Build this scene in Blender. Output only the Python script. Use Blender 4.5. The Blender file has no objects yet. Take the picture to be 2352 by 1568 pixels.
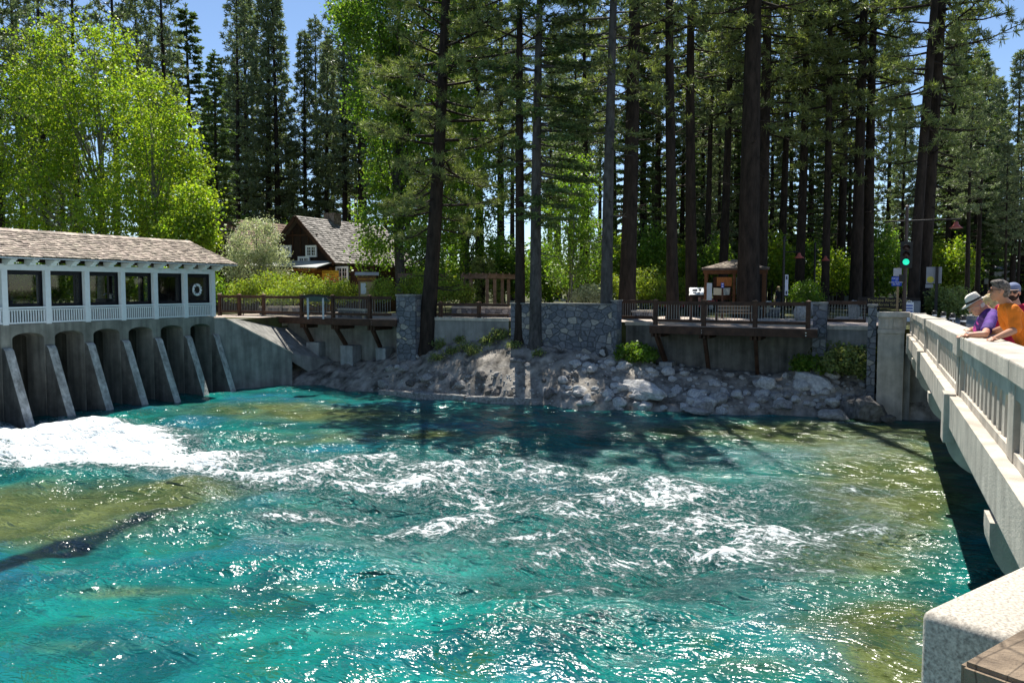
import bpy, bmesh, math, random
import numpy as np
from mathutils import Vector, Matrix
random.seed(7)
SC = bpy.context.scene
COL = SC.collection
sin, cos, pi, rad = math.sin, math.cos, math.pi, math.radians
# ------------------------------------------------------------------ camera model
# world: +Y runs along the bridge and the dam, +X to the right, water level z = 0
FPX, CX, CY, EYE = 1900.0, 1176.0, 784.0, 5.0
TH = math.atan((2030 - 1176) / FPX)
PT = math.atan((784 - 662) / FPX)
_F = (-sin(TH)*cos(PT), cos(TH)*cos(PT), -sin(PT))
_R = (cos(TH), sin(TH), 0.0)
_U = (-sin(TH)*sin(PT), cos(TH)*sin(PT), cos(PT))
def ray(x, y):
    a = (x-CX)/FPX; b = -(y-CY)/FPX
    return [_F[i]+a*_R[i]+b*_U[i] for i in range(3)]
def PD(x, y, d):
    r = ray(x, y); return Vector((r[0]*d, r[1]*d, EYE+r[2]*d))
def PZ(x, y, z):
    r = ray(x, y); return PD(x, y, (z-EYE)/r[2])
def PX(x, y, X):
    return PD(x, y, X/ray(x, y)[0])
def PY(x, y, Y):
    return PD(x, y, Y/ray(x, y)[1])
def PV(x, y, A, B):
    """on the vertical plane through ground points A, B"""
    n = (B[1]-A[1], -(B[0]-A[0])); r = ray(x, y)
    return PD(x, y, (n[0]*A[0]+n[1]*A[1])/(n[0]*r[0]+n[1]*r[1]))
def GP(x, d, z):
    v = PD(x, 662, d); v.z = z; return v
cam = bpy.data.cameras.new('camera'); co = bpy.data.objects.new('camera', cam); COL.objects.link(co)
cam.sensor_width = 36; cam.lens = 36*FPX/2352; cam.clip_start = 0.05; cam.clip_end = 5000
co.matrix_world = Matrix(((_R[0], _U[0], -_F[0], 0), (_R[1], _U[1], -_F[1], 0), (_R[2], _U[2], -_F[2], EYE), (0, 0, 0, 1)))
SC.camera = co
# ------------------------------------------------------------------ light
SUN_AZ_CAM = rad(0.5)      # degrees right of the camera's axis
SUN_EL = rad(62.0)
a = SUN_AZ_CAM
fx, fy = -sin(TH), cos(TH)
sdir = Vector((fx*cos(a)+_R[0]*sin(a), fy*cos(a)+_R[1]*sin(a), 0)).normalized()
SUNV = Vector((sdir.x*cos(SUN_EL), sdir.y*cos(SUN_EL), sin(SUN_EL)))
sl = bpy.data.lights.new('sun', 'SUN'); so = bpy.data.objects.new('sun', sl); COL.objects.link(so)
sl.energy = 5.0; sl.angle = rad(0.53); sl.color = (1.0, 0.95, 0.86)
so.rotation_euler = SUNV.to_track_quat('Z', 'Y').to_euler(); so.location = (0, 30, 60)
W = bpy.data.worlds.new('World'); SC.world = W; W.use_nodes = True
nt = W.node_tree; sky = nt.nodes.new('ShaderNodeTexSky'); sky.sky_type = 'NISHITA'; sky.sun_disc = False
sky.sun_elevation = SUN_EL; sky.sun_rotation = math.atan2(SUNV.x, SUNV.y); sky.altitude = 1900
sky.air_density = 1.0; sky.dust_density = 0.05; sky.ozone_density = 2.2
bg = nt.nodes['Background']; bg.inputs[1].default_value = 0.088; nt.links.new(sky.outputs[0], bg.inputs[0])
SC.view_settings.view_transform = 'Standard'; SC.view_settings.look = 'None'
SC.view_settings.exposure = 0.86; SC.view_settings.gamma = 1.0
cy_ = SC.cycles
cy_.max_bounces = 6; cy_.diffuse_bounces = 2; cy_.glossy_bounces = 3; cy_.transmission_bounces = 4; cy_.transparent_max_bounces = 8
cy_.caustics_reflective = False; cy_.caustics_refractive = False; cy_.sample_clamp_indirect = 4.0
cy_.use_denoising = True
# ------------------------------------------------------------------ materials
MATS = {}
def M(name, base, rough=0.75, var=0.2, scale=3.0, base2=None, bump=0.0, bscale=25.0, island=0.0, hue=0.0,
      spec=0.3, metal=0.0, stretch=(1, 1, 1), trans=0.0, tcol=None, emit=None, coord='Object', streak=0.0, detail=5.0, coat=0.0):
    if name in MATS: return MATS[name]
    m = bpy.data.materials.new(name); m.use_nodes = True; t = m.node_tree; N = t.nodes; L = t.links
    b = N['Principled BSDF']; b.inputs['Roughness'].default_value = rough; b.inputs['Specular IOR Level'].default_value = spec
    b.inputs['Metallic'].default_value = metal; b.inputs['Coat Weight'].default_value = coat
    tc = N.new('ShaderNodeTexCoord'); mp = N.new('ShaderNodeMapping'); mp.inputs['Scale'].default_value = stretch
    L.new(tc.outputs[coord], mp.inputs[0])
    nz = N.new('ShaderNodeTexNoise'); nz.inputs['Scale'].default_value = scale; nz.inputs['Detail'].default_value = detail
    nz.inputs['Roughness'].default_value = 0.62
    L.new(mp.outputs[0], nz.inputs['Vector'])
    rp = N.new('ShaderNodeValToRGB'); L.new(nz.outputs[0], rp.inputs[0])
    lo = [max(0, c*(1-var)) for c in base]; hi = list(base2) if base2 else [min(1, c*(1+var)) for c in base]
    rp.color_ramp.elements[0].position = 0.32; rp.color_ramp.elements[1].position = 0.68
    rp.color_ramp.elements[0].color = (*lo, 1); rp.color_ramp.elements[1].color = (*hi, 1)
    out = rp.outputs[0]
    if streak:
        m2 = N.new('ShaderNodeMapping'); m2.inputs['Scale'].default_value = (1.6, 1.6, 0.16); L.new(tc.outputs[coord], m2.inputs[0])
        n2 = N.new('ShaderNodeTexNoise'); n2.inputs['Scale'].default_value = 2.2; n2.inputs['Detail'].default_value = 6
        L.new(m2.outputs[0], n2.inputs['Vector'])
        r2 = N.new('ShaderNodeValToRGB'); L.new(n2.outputs[0], r2.inputs[0])
        r2.color_ramp.elements[0].position = 0.36; r2.color_ramp.elements[1].position = 0.62
        k = 1-streak; r2.color_ramp.elements[0].color = (k, k, k, 1); r2.color_ramp.elements[1].color = (1, 1, 1, 1)
        mx = N.new('ShaderNodeMix'); mx.data_type = 'RGBA'; mx.blend_type = 'MULTIPLY'; mx.inputs[0].default_value = 1
        L.new(out, mx.inputs[6]); L.new(r2.outputs[0], mx.inputs[7]); out = mx.outputs[2]
    if island or hue:
        ge = N.new('ShaderNodeNewGeometry'); hs = N.new('ShaderNodeHueSaturation')
        mr = N.new('ShaderNodeMapRange'); mr.inputs[3].default_value = 1-island; mr.inputs[4].default_value = 1+island
        L.new(ge.outputs['Random Per Island'], mr.inputs[0]); L.new(mr.outputs[0], hs.inputs['Value'])
        if hue:
            mh = N.new('ShaderNodeMapRange'); mh.inputs[3].default_value = 0.5-hue; mh.inputs[4].default_value = 0.5+hue
            mm = N.new('ShaderNodeMath'); mm.operation = 'MULTIPLY_ADD'; mm.inputs[1].default_value = 7.31; mm.inputs[2].default_value = 0.2
            fr = N.new('ShaderNodeMath'); fr.operation = 'FRACT'
            L.new(ge.outputs['Random Per Island'], mm.inputs[0]); L.new(mm.outputs[0], fr.inputs[0]); L.new(fr.outputs[0], mh.inputs[0])
            L.new(mh.outputs[0], hs.inputs['Hue'])
        L.new(out, hs.inputs['Color']); out = hs.outputs[0]
    L.new(out, b.inputs['Base Color'])
    if bump:
        n3 = N.new('ShaderNodeTexNoise'); n3.inputs['Scale'].default_value = bscale; n3.inputs['Detail'].default_value = 6; n3.inputs['Roughness'].default_value = 0.65
        L.new(mp.outputs[0], n3.inputs['Vector']); bp = N.new('ShaderNodeBump'); bp.inputs['Strength'].default_value = min(1, bump); bp.inputs['Distance'].default_value = 0.05*max(1, bump)
        L.new(n3.outputs[0], bp.inputs['Height']); L.new(bp.outputs[0], b.inputs['Normal'])
    if emit:
        b.inputs['Emission Color'].default_value = (*emit[0], 1); b.inputs['Emission Strength'].default_value = emit[1]
    if trans:
        tr = N.new('ShaderNodeBsdfTranslucent'); ms = N.new('ShaderNodeMixShader'); ms.inputs[0].default_value = trans
        if tcol:
            mt = N.new('ShaderNodeMix'); mt.data_type = 'RGBA'; mt.blend_type = 'MULTIPLY'; mt.inputs[0].default_value = 1; mt.inputs[7].default_value = (*tcol, 1)
            L.new(out, mt.inputs[6]); L.new(mt.outputs[2], tr.inputs[0])
        else: L.new(out, tr.inputs[0])
        L.new(b.outputs[0], ms.inputs[1]); L.new(tr.outputs[0], ms.inputs[2])
        L.new(ms.outputs[0], N['Material Output'].inputs[0])
    MATS[name] = m; return m
def stone_mat(name, scale=2.2, c1=(.11, .12, .135), c2=(.22, .22, .22), mortar=(.10, .105, .11)):
    if name in MATS: return MATS[name]
    m = bpy.data.materials.new(name); m.use_nodes = True; t = m.node_tree; N = t.nodes; L = t.links
    b = N['Principled BSDF']; b.inputs['Roughness'].default_value = .85; b.inputs['Specular IOR Level'].default_value = .2
    tc = N.new('ShaderNodeTexCoord'); mp = N.new('ShaderNodeMapping'); mp.inputs['Scale'].default_value = (1, 1, 1.35); L.new(tc.outputs['Object'], mp.inputs[0])
    v = N.new('ShaderNodeTexVoronoi'); v.inputs['Scale'].default_value = scale; v.inputs['Randomness'].default_value = .8; L.new(mp.outputs[0], v.inputs['Vector'])
    e = N.new('ShaderNodeTexVoronoi'); e.feature = 'DISTANCE_TO_EDGE'; e.inputs['Scale'].default_value = scale; e.inputs['Randomness'].default_value = .8; L.new(mp.outputs[0], e.inputs['Vector'])
    sp = N.new('ShaderNodeSeparateColor'); L.new(v.outputs['Color'], sp.inputs[0])
    r = N.new('ShaderNodeValToRGB'); L.new(sp.outputs[0], r.inputs[0])
    r.color_ramp.elements[0].color = (*c1, 1); r.color_ramp.elements[1].color = (*c2, 1); r.color_ramp.elements[1].position = .85
    q = r.color_ramp.elements.new(.965); q.color = (.34, .32, .28, 1); q = r.color_ramp.elements.new(.45); q.color = (.16, .17, .19, 1); q = r.color_ramp.elements.new(.985); q.color = (.45, .40, .30, 1)
    n = N.new('ShaderNodeTexNoise'); n.inputs['Scale'].default_value = 9; n.inputs['Detail'].default_value = 6; L.new(mp.outputs[0], n.inputs['Vector'])
    mu = N.new('ShaderNodeMix'); mu.data_type = 'RGBA'; mu.blend_type = 'OVERLAY'; mu.inputs[0].default_value = .6; L.new(r.outputs[0], mu.inputs[6]); L.new(n.outputs[0], mu.inputs[7])
    er = N.new('ShaderNodeMapRange'); er.inputs[1].default_value = .015; er.inputs[2].default_value = .05; L.new(e.outputs['Distance'], er.inputs[0])
    mx = N.new('ShaderNodeMix'); mx.data_type = 'RGBA'; mx.inputs[6].default_value = (*mortar, 1); L.new(er.outputs[0], mx.inputs[0]); L.new(mu.outputs[2], mx.inputs[7])
    L.new(mx.outputs[2], b.inputs['Base Color'])
    ad = N.new('ShaderNodeMath'); ad.operation = 'MULTIPLY_ADD'; ad.inputs[1].default_value = .35; L.new(n.outputs[0], ad.inputs[0]); L.new(er.outputs[0], ad.inputs[2])
    bp = N.new('ShaderNodeBump'); bp.inputs['Distance'].default_value = .05; bp.inputs['Strength'].default_value = .9; L.new(ad.outputs[0], bp.inputs['Height']); L.new(bp.outputs[0], b.inputs['Normal'])
    MATS[name] = m; return m
# ------------------------------------------------------------------ mesh building
class MB:
    def __init__(s): s.v = []; s.f = []
    def add(s, vs, fs):
        o = len(s.v); s.v.extend([tuple(x) for x in vs]); s.f.extend([tuple(o+i for i in q) for q in fs]); return s
    def quad(s, a, b, c, d): return s.add([a, b, c, d], [(0, 1, 2, 3)])
    def frame_box(s, c, ex, ey, ez):
        c = Vector(c); ex = Vector(ex); ey = Vector(ey); ez = Vector(ez)
        vs = [c+sx*ex+sy*ey+sz*ez for sz in (-1, 1) for sx, sy in ((-1, -1), (1, -1), (1, 1), (-1, 1))]
        return s.add(vs, [(3, 2, 1, 0), (4, 5, 6, 7), (0, 1, 5, 4), (1, 2, 6, 5), (2, 3, 7, 6), (3, 0, 4, 7)])
    def box(s, x0, x1, y0, y1, z0, z1):
        return s.frame_box(((x0+x1)/2, (y0+y1)/2, (z0+z1)/2), ((x1-x0)/2, 0, 0), (0, (y1-y0)/2, 0), (0, 0, (z1-z0)/2))
    def bar(s, p0, p1, w, h, up=(0, 0, 1)):
        p0 = Vector(p0); p1 = Vector(p1); d = (p1-p0); l = d.length; d.normalize()
        u = Vector(up); sd = d.cross(u)
        if sd.length < 1e-4: sd = d.cross(Vector((1, 0, 0)))
        sd.normalize(); u2 = sd.cross(d).normalized()
        return s.frame_box((p0+p1)/2, d*l/2, sd*w/2, u2*h/2)
    def tube(s, pts, rs, n=8, cap=True, twist=0.0):
        pts = [Vector(q) for q in pts]; o = len(s.v)
        for i, q in enumerate(pts):
            d = (pts[min(i+1, len(pts)-1)]-pts[max(i-1, 0)]).normalized()
            u = d.cross(Vector((0, 0, 1)) if abs(d.z) < .95 else Vector((1, 0, 0))).normalized(); w = d.cross(u)
            r = rs[i] if hasattr(rs, '__len__') else rs
            for k in range(n):
                t = 2*pi*k/n+twist; s.v.append(tuple(q+u*(r*cos(t))+w*(r*sin(t))))
        for i in range(len(pts)-1):
            for k in range(n):
                a = o+i*n+k; b = o+i*n+(k+1) % n; s.f.append((a, a+n, b+n, b))
        if cap:
            s.f.append(tuple(o+k for k in range(n))); e = o+(len(pts)-1)*n; s.f.append(tuple(e+n-1-k for k in range(n)))
        return s
    def lathe(s, prof, c=(0, 0, 0), n=16, ax=None):
        """prof: list of (r, z)"""
        o = len(s.v); c = Vector(c)
        q = Vector((0, 0, 1)).rotation_difference(Vector(ax)).to_matrix() if ax else Matrix.Identity(3)
        for r, z in prof:
            for k in range(n):
                t = 2*pi*k/n; s.v.append(tuple(c+q@Vector((r*cos(t), r*sin(t), z))))
        for i in range(len(prof)-1):
            for k in range(n):
                a = o+i*n+k; b = o+i*n+(k+1) % n; s.f.append((a, b, b+n, a+n))
        return s
    def ell(s, c, r, n=12, m=8, rot=None):
        c = Vector(c); o = len(s.v); q = rot or Matrix.Identity(3)
        for i in range(m+1):
            ph = -pi/2+pi*i/m
            for k in range(n):
                t = 2*pi*k/n; s.v.append(tuple(c+q@Vector((r[0]*cos(ph)*cos(t), r[1]*cos(ph)*sin(t), r[2]*sin(ph)))))
        for i in range(m):
            for k in range(n):
                a = o+i*n+k; b = o+i*n+(k+1) % n; s.f.append((a, b, b+n, a+n))
        return s
    def prism(s, poly, off):
        """poly: 3-D points of one face, extruded by vector off"""
        n = len(poly); off = Vector(off); a = [Vector(q) for q in poly]; b = [q+off for q in a]
        return s.add(a+b, [tuple(range(n-1, -1, -1)), tuple(range(n, 2*n))]+[(i, (i+1) % n, n+(i+1) % n, n+i) for i in range(n)])
    def build(s, name, mat=None, parent=None, smooth=False, bevel=0.0, fix=True):
        me = bpy.data.meshes.new(name); me.from_pydata(s.v, [], s.f); me.update()
        if fix or bevel:
            bm = bmesh.new(); bm.from_mesh(me)
            bmesh.ops.recalc_face_normals(bm, faces=bm.faces)
            if bevel:
                es = [e for e in bm.edges if len(e.link_faces) == 2 and e.calc_face_angle(0) > .6]
                bmesh.ops.bevel(bm, geom=es, offset=bevel, segments=2, profile=.6, affect='EDGES')
            bm.to_mesh(me); bm.free()
        return link(me, name, mat, parent, smooth)
def link(me, name, mat=None, parent=None, smooth=False):
    o = bpy.data.objects.new(name, me); COL.objects.link(o)
    if mat: me.materials.append(mat)
    if smooth: me.polygons.foreach_set('use_smooth', [True]*len(me.polygons))
    if parent: o.parent = parent
    return o
def np_mesh(name, V, Fc, mat=None, parent=None, smooth=False):
    """V (n,3), Fc (m,k) fixed size faces"""
    me = bpy.data.meshes.new(name); V = np.ascontiguousarray(V, dtype=np.float32); Fc = np.ascontiguousarray(Fc, dtype=np.int32)
    me.vertices.add(len(V)); me.vertices.foreach_set('co', V.ravel()); m, k = Fc.shape
    me.loops.add(m*k); me.loops.foreach_set('vertex_index', Fc.ravel()); me.polygons.add(m)
    me.polygons.foreach_set('loop_start', np.arange(0, m*k, k, dtype=np.int32)); me.update(calc_edges=True)
    return link(me, name, mat, parent, smooth)
def tag(o, label, cat, group=None):
    o['label'] = label; o['category'] = cat
    if group: o['group'] = group
    return o
def struct(o): o['kind'] = 'structure'; return o
def thing(name, label, cat, loc=(0, 0, 0), rz=0.0, group=None):
    o = bpy.data.objects.new(name, None); COL.objects.link(o); o.location = loc; o.rotation_euler = (0, 0, rz); o.empty_display_size = .2
    return tag(o, label, cat, group)
def kids(o): return [c for c in COL.objects if c.parent == o]
def copy_tree(o, parent=None):
    c = o.copy(); COL.objects.link(c)
    if parent: c.parent = parent
    for ch in kids(o): copy_tree(ch, c)
    return c
def dup(o, label=None, group=None, loc=None, rz=None, scale=None):
    c = copy_tree(o)
    if label: c['label'] = label
    if group: c['group'] = group
    if loc is not None: c.location = loc
    if rz is not None: c.rotation_euler = (c.rotation_euler[0], c.rotation_euler[1], rz)
    if scale is not None: c.scale = scale if hasattr(scale, '__len__') else (scale,)*3
    return c
def text(name, body, size, mat, parent, loc, rot=None, ext=0.004, align='CENTER'):
    """lettering as real mesh; rot: 3x3 matrix, columns = right, up, out"""
    cu = bpy.data.curves.new(name, 'FONT'); cu.body = body; cu.size = size; cu.extrude = ext; cu.align_x = align; cu.align_y = 'CENTER'
    t = bpy.data.objects.new('tmp_text', cu); COL.objects.link(t)
    dg = bpy.context.evaluated_depsgraph_get(); dg.update()
    me = bpy.data.meshes.new_from_object(t.evaluated_get(dg)); bpy.data.objects.remove(t); bpy.data.curves.remove(cu)
    me.materials.clear()
    mt = (rot or Matrix.Identity(3)).to_4x4(); mt.translation = Vector(loc); me.transform(mt)
    return link(me, name, mat, parent)
# common materials
concrete = M('concrete', (.27, .265, .245), rough=.9, var=.25, scale=1.6, bump=.35, bscale=30, streak=.35)
conc_light = M('concrete_light', (.55, .495, .415), rough=.9, var=.16, scale=4, bump=.4, bscale=45, streak=.30)
conc_dam = M('concrete_dam', (.26, .25, .215), rough=.9, var=.3, scale=1.3, bump=.3, bscale=22, streak=.4)
conc_rough = M('concrete_rough', (.30, .29, .27), rough=.95, var=.55, scale=9, bump=1.0, bscale=14)
white_paint = M('white_paint', (.80, .81, .82), rough=.5, var=.05, scale=6)
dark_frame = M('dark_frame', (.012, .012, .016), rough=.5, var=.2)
timber = M('dark_timber', (.060, .030, .018), rough=.7, var=.5, scale=3, stretch=(1, 1, 1), bump=.2, bscale=40)
steel = M('galvanised_steel', (.45, .46, .47), rough=.4, var=.1, metal=.8)
black_metal = M('black_metal', (.012, .012, .013), rough=.45, var=.2)
bark = M('pine_bark', (.030, .022, .017), rough=.95, var=.6, scale=5, stretch=(1, 1, .25), bump=1.0, bscale=9)
bark_grey = M('fir_bark', (.07, .066, .062), rough=.95, var=.5, scale=6, stretch=(1, 1, .4), bump=.8, bscale=12)
bark_aspen = M('aspen_bark', (.17, .17, .13), rough=.9, var=.5, scale=7, bump=.4, bscale=15)
shingle = M('wood_shingle', (.33, .275, .225), rough=.85, var=.25, scale=14, island=.5, hue=.015, stretch=(1, 1, 1))
# ================================================================== WATER
def to_cam(X, Y): return X*cos(TH)+Y*sin(TH), Y*cos(TH)-X*sin(TH)
def build_water():
    st = .11
    xs = np.arange(-33.0, 16.0, st); ys = np.arange(-7.0, 38.0, st)
    X, Y = np.meshgrid(xs, ys); n = X.size
    xc = X*cos(TH)+Y*sin(TH); zc = Y*cos(TH)-X*sin(TH)
    rng = np.random.RandomState(3)
    def blobs(lst):
        a = np.zeros_like(X)
        for (px, py, rx, ry, w) in lst:
            g = PZ(px, py, 0); bx, bz = to_cam(g.x, g.y)
            wx = rx*bz/FPX; wz = max(ry*bz*bz/(FPX*EYE), .3)
            sx = (px-CX)/FPX            # the ellipse's axes: across and along the line of sight
            u = (xc-bx)-sx*(zc-bz)
            a = a+w*np.exp(-(u/wx)**2-((zc-bz)/wz)**2)
        return a
    foam = blobs([(20, 985, 90, 26, .9), (120, 995, 110, 30, 1.4), (210, 985, 110, 30, 1.6), (300, 1010, 120, 30, 1.3), (150, 1040, 200, 26, 1.1), (380, 1040, 120, 24, .75), (500, 1065, 130, 20, .5),
                  (430, 985, 70, 14, .3), (620, 1085, 130, 18, .52), (560, 1035, 100, 12, .35), (740, 1060, 110, 14, .4), (880, 1040, 40, 10, .6), (1000, 1060, 130, 16, .38), (860, 1110, 130, 16, .45),
                  (1110, 1140, 90, 18, .62), (1000, 1105, 120, 16, .45), (800, 1172, 120, 14, .6), (680, 1180, 90, 9, .4), (960, 1215, 120, 18, .62), (1060, 1190, 90, 14, .5),
                  (1250, 1080, 150, 18, .46), (1390, 1085, 50, 12, .5), (1430, 1130, 180, 25, .42), (1300, 1170, 130, 18, .4), (1600, 1130, 180, 24, .38), (1560, 1200, 180, 26, .42), (1780, 1235, 110, 20, .5),
                  (1900, 1210, 140, 18, .42), (1700, 1265, 160, 14, .42), (1440, 1270, 160, 16, .38), (1230, 1230, 110, 12, .34), (1330, 1330, 130, 16, .36), (1180, 1350, 130, 10, .26), (1850, 1300, 140, 12, .3), (1980, 1120, 130, 9, .3),
                  (1620, 1060, 150, 12, .3), (1950, 965, 90, 4, .35), (1700, 948, 120, 3, .3), (1560, 1340, 120, 12, .25), (150, 1310, 90, 8, .2), (1700, 1370, 90, 10, .2), (1450, 1490, 120, 9, .2)])
    foam = foam*np.where(foam > .9, .70, .34+.46*foam/.9)+blobs([(1200, 1140, 620, 105, .13), (720, 1085, 280, 40, .16), (1780, 1190, 330, 95, .14), (1350, 1290, 420, 60, .13), (1000, 1060, 330, 30, .12), (1500, 1420, 500, 60, .06), (1500, 1030, 400, 25, .08), (2000, 1010, 300, 60, .10), (700, 1230, 300, 40, .06)])
    turb = np.clip(blobs([(200, 1010, 330, 60, 1.0), (1050, 1130, 500, 120, .75), (1600, 1180, 480, 140, .65), (700, 1080, 300, 60, .6), (1300, 1350, 400, 80, .35)]), 0, 1.3)
    olive = blobs([(150, 1150, 340, 55, 1.15), (40, 1200, 200, 45, .8), (430, 1105, 220, 22, .6), (600, 935, 260, 24, .6), (860, 950, 240, 22, .5), (990, 988, 70, 7, .9), (760, 1000, 260, 18, .5),
                   (2010, 1010, 190, 60, .9), (1900, 1130, 240, 90, .25), (1880, 1330, 230, 70, .25), (1600, 985, 300, 26, .45), (1850, 985, 260, 26, .6), (2060, 1120, 170, 80, .9), (1960, 1250, 230, 60, .55), (2080, 1480, 150, 130, .95), (1900, 1420, 200, 50, .5), (1700, 1520, 180, 40, .4),
                   (330, 1345, 260, 16, .45), (220, 1470, 260, 22, .4), (700, 1330, 180, 16, .35), (820, 1440, 200, 16, .3), (1250, 1430, 120, 14, .35)])
    # submerged apron: its broken edge runs diagonally, drawn as a dark line in the water colour
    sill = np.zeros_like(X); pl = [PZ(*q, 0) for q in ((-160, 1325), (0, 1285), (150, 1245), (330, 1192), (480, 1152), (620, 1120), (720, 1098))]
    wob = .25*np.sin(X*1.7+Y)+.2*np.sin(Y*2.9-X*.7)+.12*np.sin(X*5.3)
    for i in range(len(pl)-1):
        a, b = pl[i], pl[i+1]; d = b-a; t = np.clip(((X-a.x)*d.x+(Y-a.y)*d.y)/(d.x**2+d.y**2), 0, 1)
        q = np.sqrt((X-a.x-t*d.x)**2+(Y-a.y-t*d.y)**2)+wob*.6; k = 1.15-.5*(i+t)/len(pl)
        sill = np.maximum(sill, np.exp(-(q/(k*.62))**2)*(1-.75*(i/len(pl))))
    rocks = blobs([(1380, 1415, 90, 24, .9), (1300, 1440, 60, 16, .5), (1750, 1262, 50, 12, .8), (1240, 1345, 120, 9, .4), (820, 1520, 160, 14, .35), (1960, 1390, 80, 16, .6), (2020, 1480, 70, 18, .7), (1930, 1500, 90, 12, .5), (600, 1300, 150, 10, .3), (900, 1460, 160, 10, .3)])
    bright = blobs([(1180, 1280, 220, 30, .8), (1000, 1390, 260, 30, .6), (1750, 1440, 160, 16, .3), (600, 1440, 300, 25, .4), (1050, 1560, 300, 30, .7), (200, 1400, 150, 20, .4)])
    # wave relief
    Z = np.zeros_like(X)
    for i in range(34):
        lam = .42*(1.095**i)**.9*(.8+.4*rng.rand()); k = 2*pi/lam; an = rng.normal(pi/2+TH, .75); ph = rng.rand()*6.28
        amp = .0088*lam**.8; wv = np.sin(k*(X*cos(an)+Y*sin(an))+ph+1.1*np.sin(.33*X*(.7+.6*rng.rand())+ph*2)+.9*np.sin(.41*Y+ph))
        Z += amp*np.sign(wv)*np.abs(wv)**1.25
    crest = np.clip(Z/Z.std(), -2, 2.5)
    Z = Z*(.55+1.5*turb)
    lump = np.zeros_like(X)
    for i in range(26):
        k = 2*pi/(.35+2.0*rng.rand()**1.7); an = rng.rand()*6.28; lump += np.abs(np.sin(k*(X*cos(an)+Y*sin(an))/2+rng.rand()*6.28+.6*np.sin(X*.8+i)))
    lump = 1.0-lump/26*1.45
    boil = blobs([(110, 995, 130, 22, 1), (210, 980, 80, 18, 1.3), (290, 1000, 100, 20, 1.0), (380, 1030, 100, 20, .5), (40, 985, 80, 18, .7), (880, 1040, 40, 8, .35), (1115, 1140, 70, 10, .35), (960, 1215, 90, 12, .3), (1390, 1082, 45, 7, .3), (800, 1172, 90, 8, .3), (1770, 1225, 60, 9, .3)])
    Z = Z+np.clip(boil, 0, 1.6)*(.12+.85*lump)*.52
    Z -= .10
    V = np.stack([X.ravel(), Y.ravel(), Z.ravel()], 1)
    ny, nx = X.shape; I = np.arange(n).reshape(ny, nx)
    Fc = np.stack([I[:-1, :-1].ravel(), I[:-1, 1:].ravel(), I[1:, 1:].ravel(), I[1:, :-1].ravel()], 1)
    o = np_mesh('river_water', V, Fc, None, None, True); me = o.data
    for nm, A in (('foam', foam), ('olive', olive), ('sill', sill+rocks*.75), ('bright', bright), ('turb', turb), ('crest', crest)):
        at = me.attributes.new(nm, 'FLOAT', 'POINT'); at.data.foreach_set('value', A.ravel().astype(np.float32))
    struct(o)
    m = bpy.data.materials.new('river_water'); m.use_nodes = True; t = m.node_tree; N = t.nodes; L = t.links; b = N['Principled BSDF']
    def attr(a):
        q = N.new('ShaderNodeAttribute'); q.attribute_name = a; return q.outputs['Fac']
    def math_(op, a, c=None, d=None, clamp=False):
        q = N.new('ShaderNodeMath'); q.operation = op; q.use_clamp = clamp
        for i, v in enumerate((a, c, d)):
            if v is None: continue
            if isinstance(v, (int, float)): q.inputs[i].default_value = v
            else: L.new(v, q.inputs[i])
        return q.outputs[0]
    def mixc(f, a, c):
        q = N.new('ShaderNodeMix'); q.data_type = 'RGBA'; q.clamp_factor = True
        for i, v in ((0, f), (6, a), (7, c)):
            if isinstance(v, tuple): q.inputs[i].default_value = (*v, 1)
            elif isinstance(v, (int, float)): q.inputs[i].default_value = v
            else: L.new(v, q.inputs[i])
        return q.outputs[2]
    def mr(v, a, c, lo=0.0, hi=1.0):
        q = N.new('ShaderNodeMapRange'); q.interpolation_type = 'SMOOTHSTEP'; L.new(v, q.inputs[0])
        for i, z in ((1, a), (2, c), (3, lo), (4, hi)): q.inputs[i].default_value = z
        return q.outputs[0]
    tc = N.new('ShaderNodeTexCoord'); obj = tc.outputs['Object']; ang = TH
    def mapped(src, st, rot):
        mp = N.new('ShaderNodeMapping'); mp.inputs['Scale'].default_value = st; mp.inputs['Rotation'].default_value = (0, 0, rot); L.new(src, mp.inputs[0]); return mp.outputs[0]
    def noise(scale, st=(1, 1, 1), det=5, rough=.6, dist=0.0, rot=-TH, src=None):
        q = N.new('ShaderNodeTexNoise'); q.inputs['Scale'].default_value = scale; q.inputs['Detail'].default_value = det; q.inputs['Roughness'].default_value = rough; q.inputs['Distortion'].default_value = dist
        L.new(mapped(src or obj, st, rot), q.inputs[0]); return q.outputs[0]
    # chop on the surface: smooth facets, steeper where the water is turbulent
    r1 = noise(1.25, (.65, 1.35, 1), 3, .55, .7); r2 = noise(4.2, (.7, 1.3, 1), 2.2, .55, .6, -TH+.25); r3 = noise(13.0, (.8, 1.25, 1), 2, .5, .3, -TH-.2)
    h0 = math_('ADD', math_('MULTIPLY', r1, .42), math_('MULTIPLY', r2, .155)); h0 = math_('ADD', h0, math_('MULTIPLY', r3, .030))
    amp0 = math_('MULTIPLY', h0, math_('MULTIPLY_ADD', attr('turb'), 1.15, .38))
    b0 = N.new('ShaderNodeBump'); b0.inputs['Distance'].default_value = 1.0; L.new(amp0, b0.inputs['Height'])
    # the bed is seen bent by the surface: look it up where the facet's normal points
    vm = N.new('ShaderNodeVectorMath'); vm.operation = 'MULTIPLY_ADD'; vm.inputs[1].default_value = (.85, .85, 0); L.new(b0.outputs[0], vm.inputs[0]); L.new(obj, vm.inputs[2]); bed = vm.outputs[0]
    nA = noise(.42, (1, 1.7, 1), 7, .62, .5, -TH, bed); nB = noise(1.15, (.8, 1.6, 1), 7, .66, .5, -TH-.3, bed); nC = noise(.2, (1, 1.4, 1), 4, .55, .4, -TH, bed); nD = noise(2.6, (.9, 1.3, 1), 5, .65, .3, -TH, bed)
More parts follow.
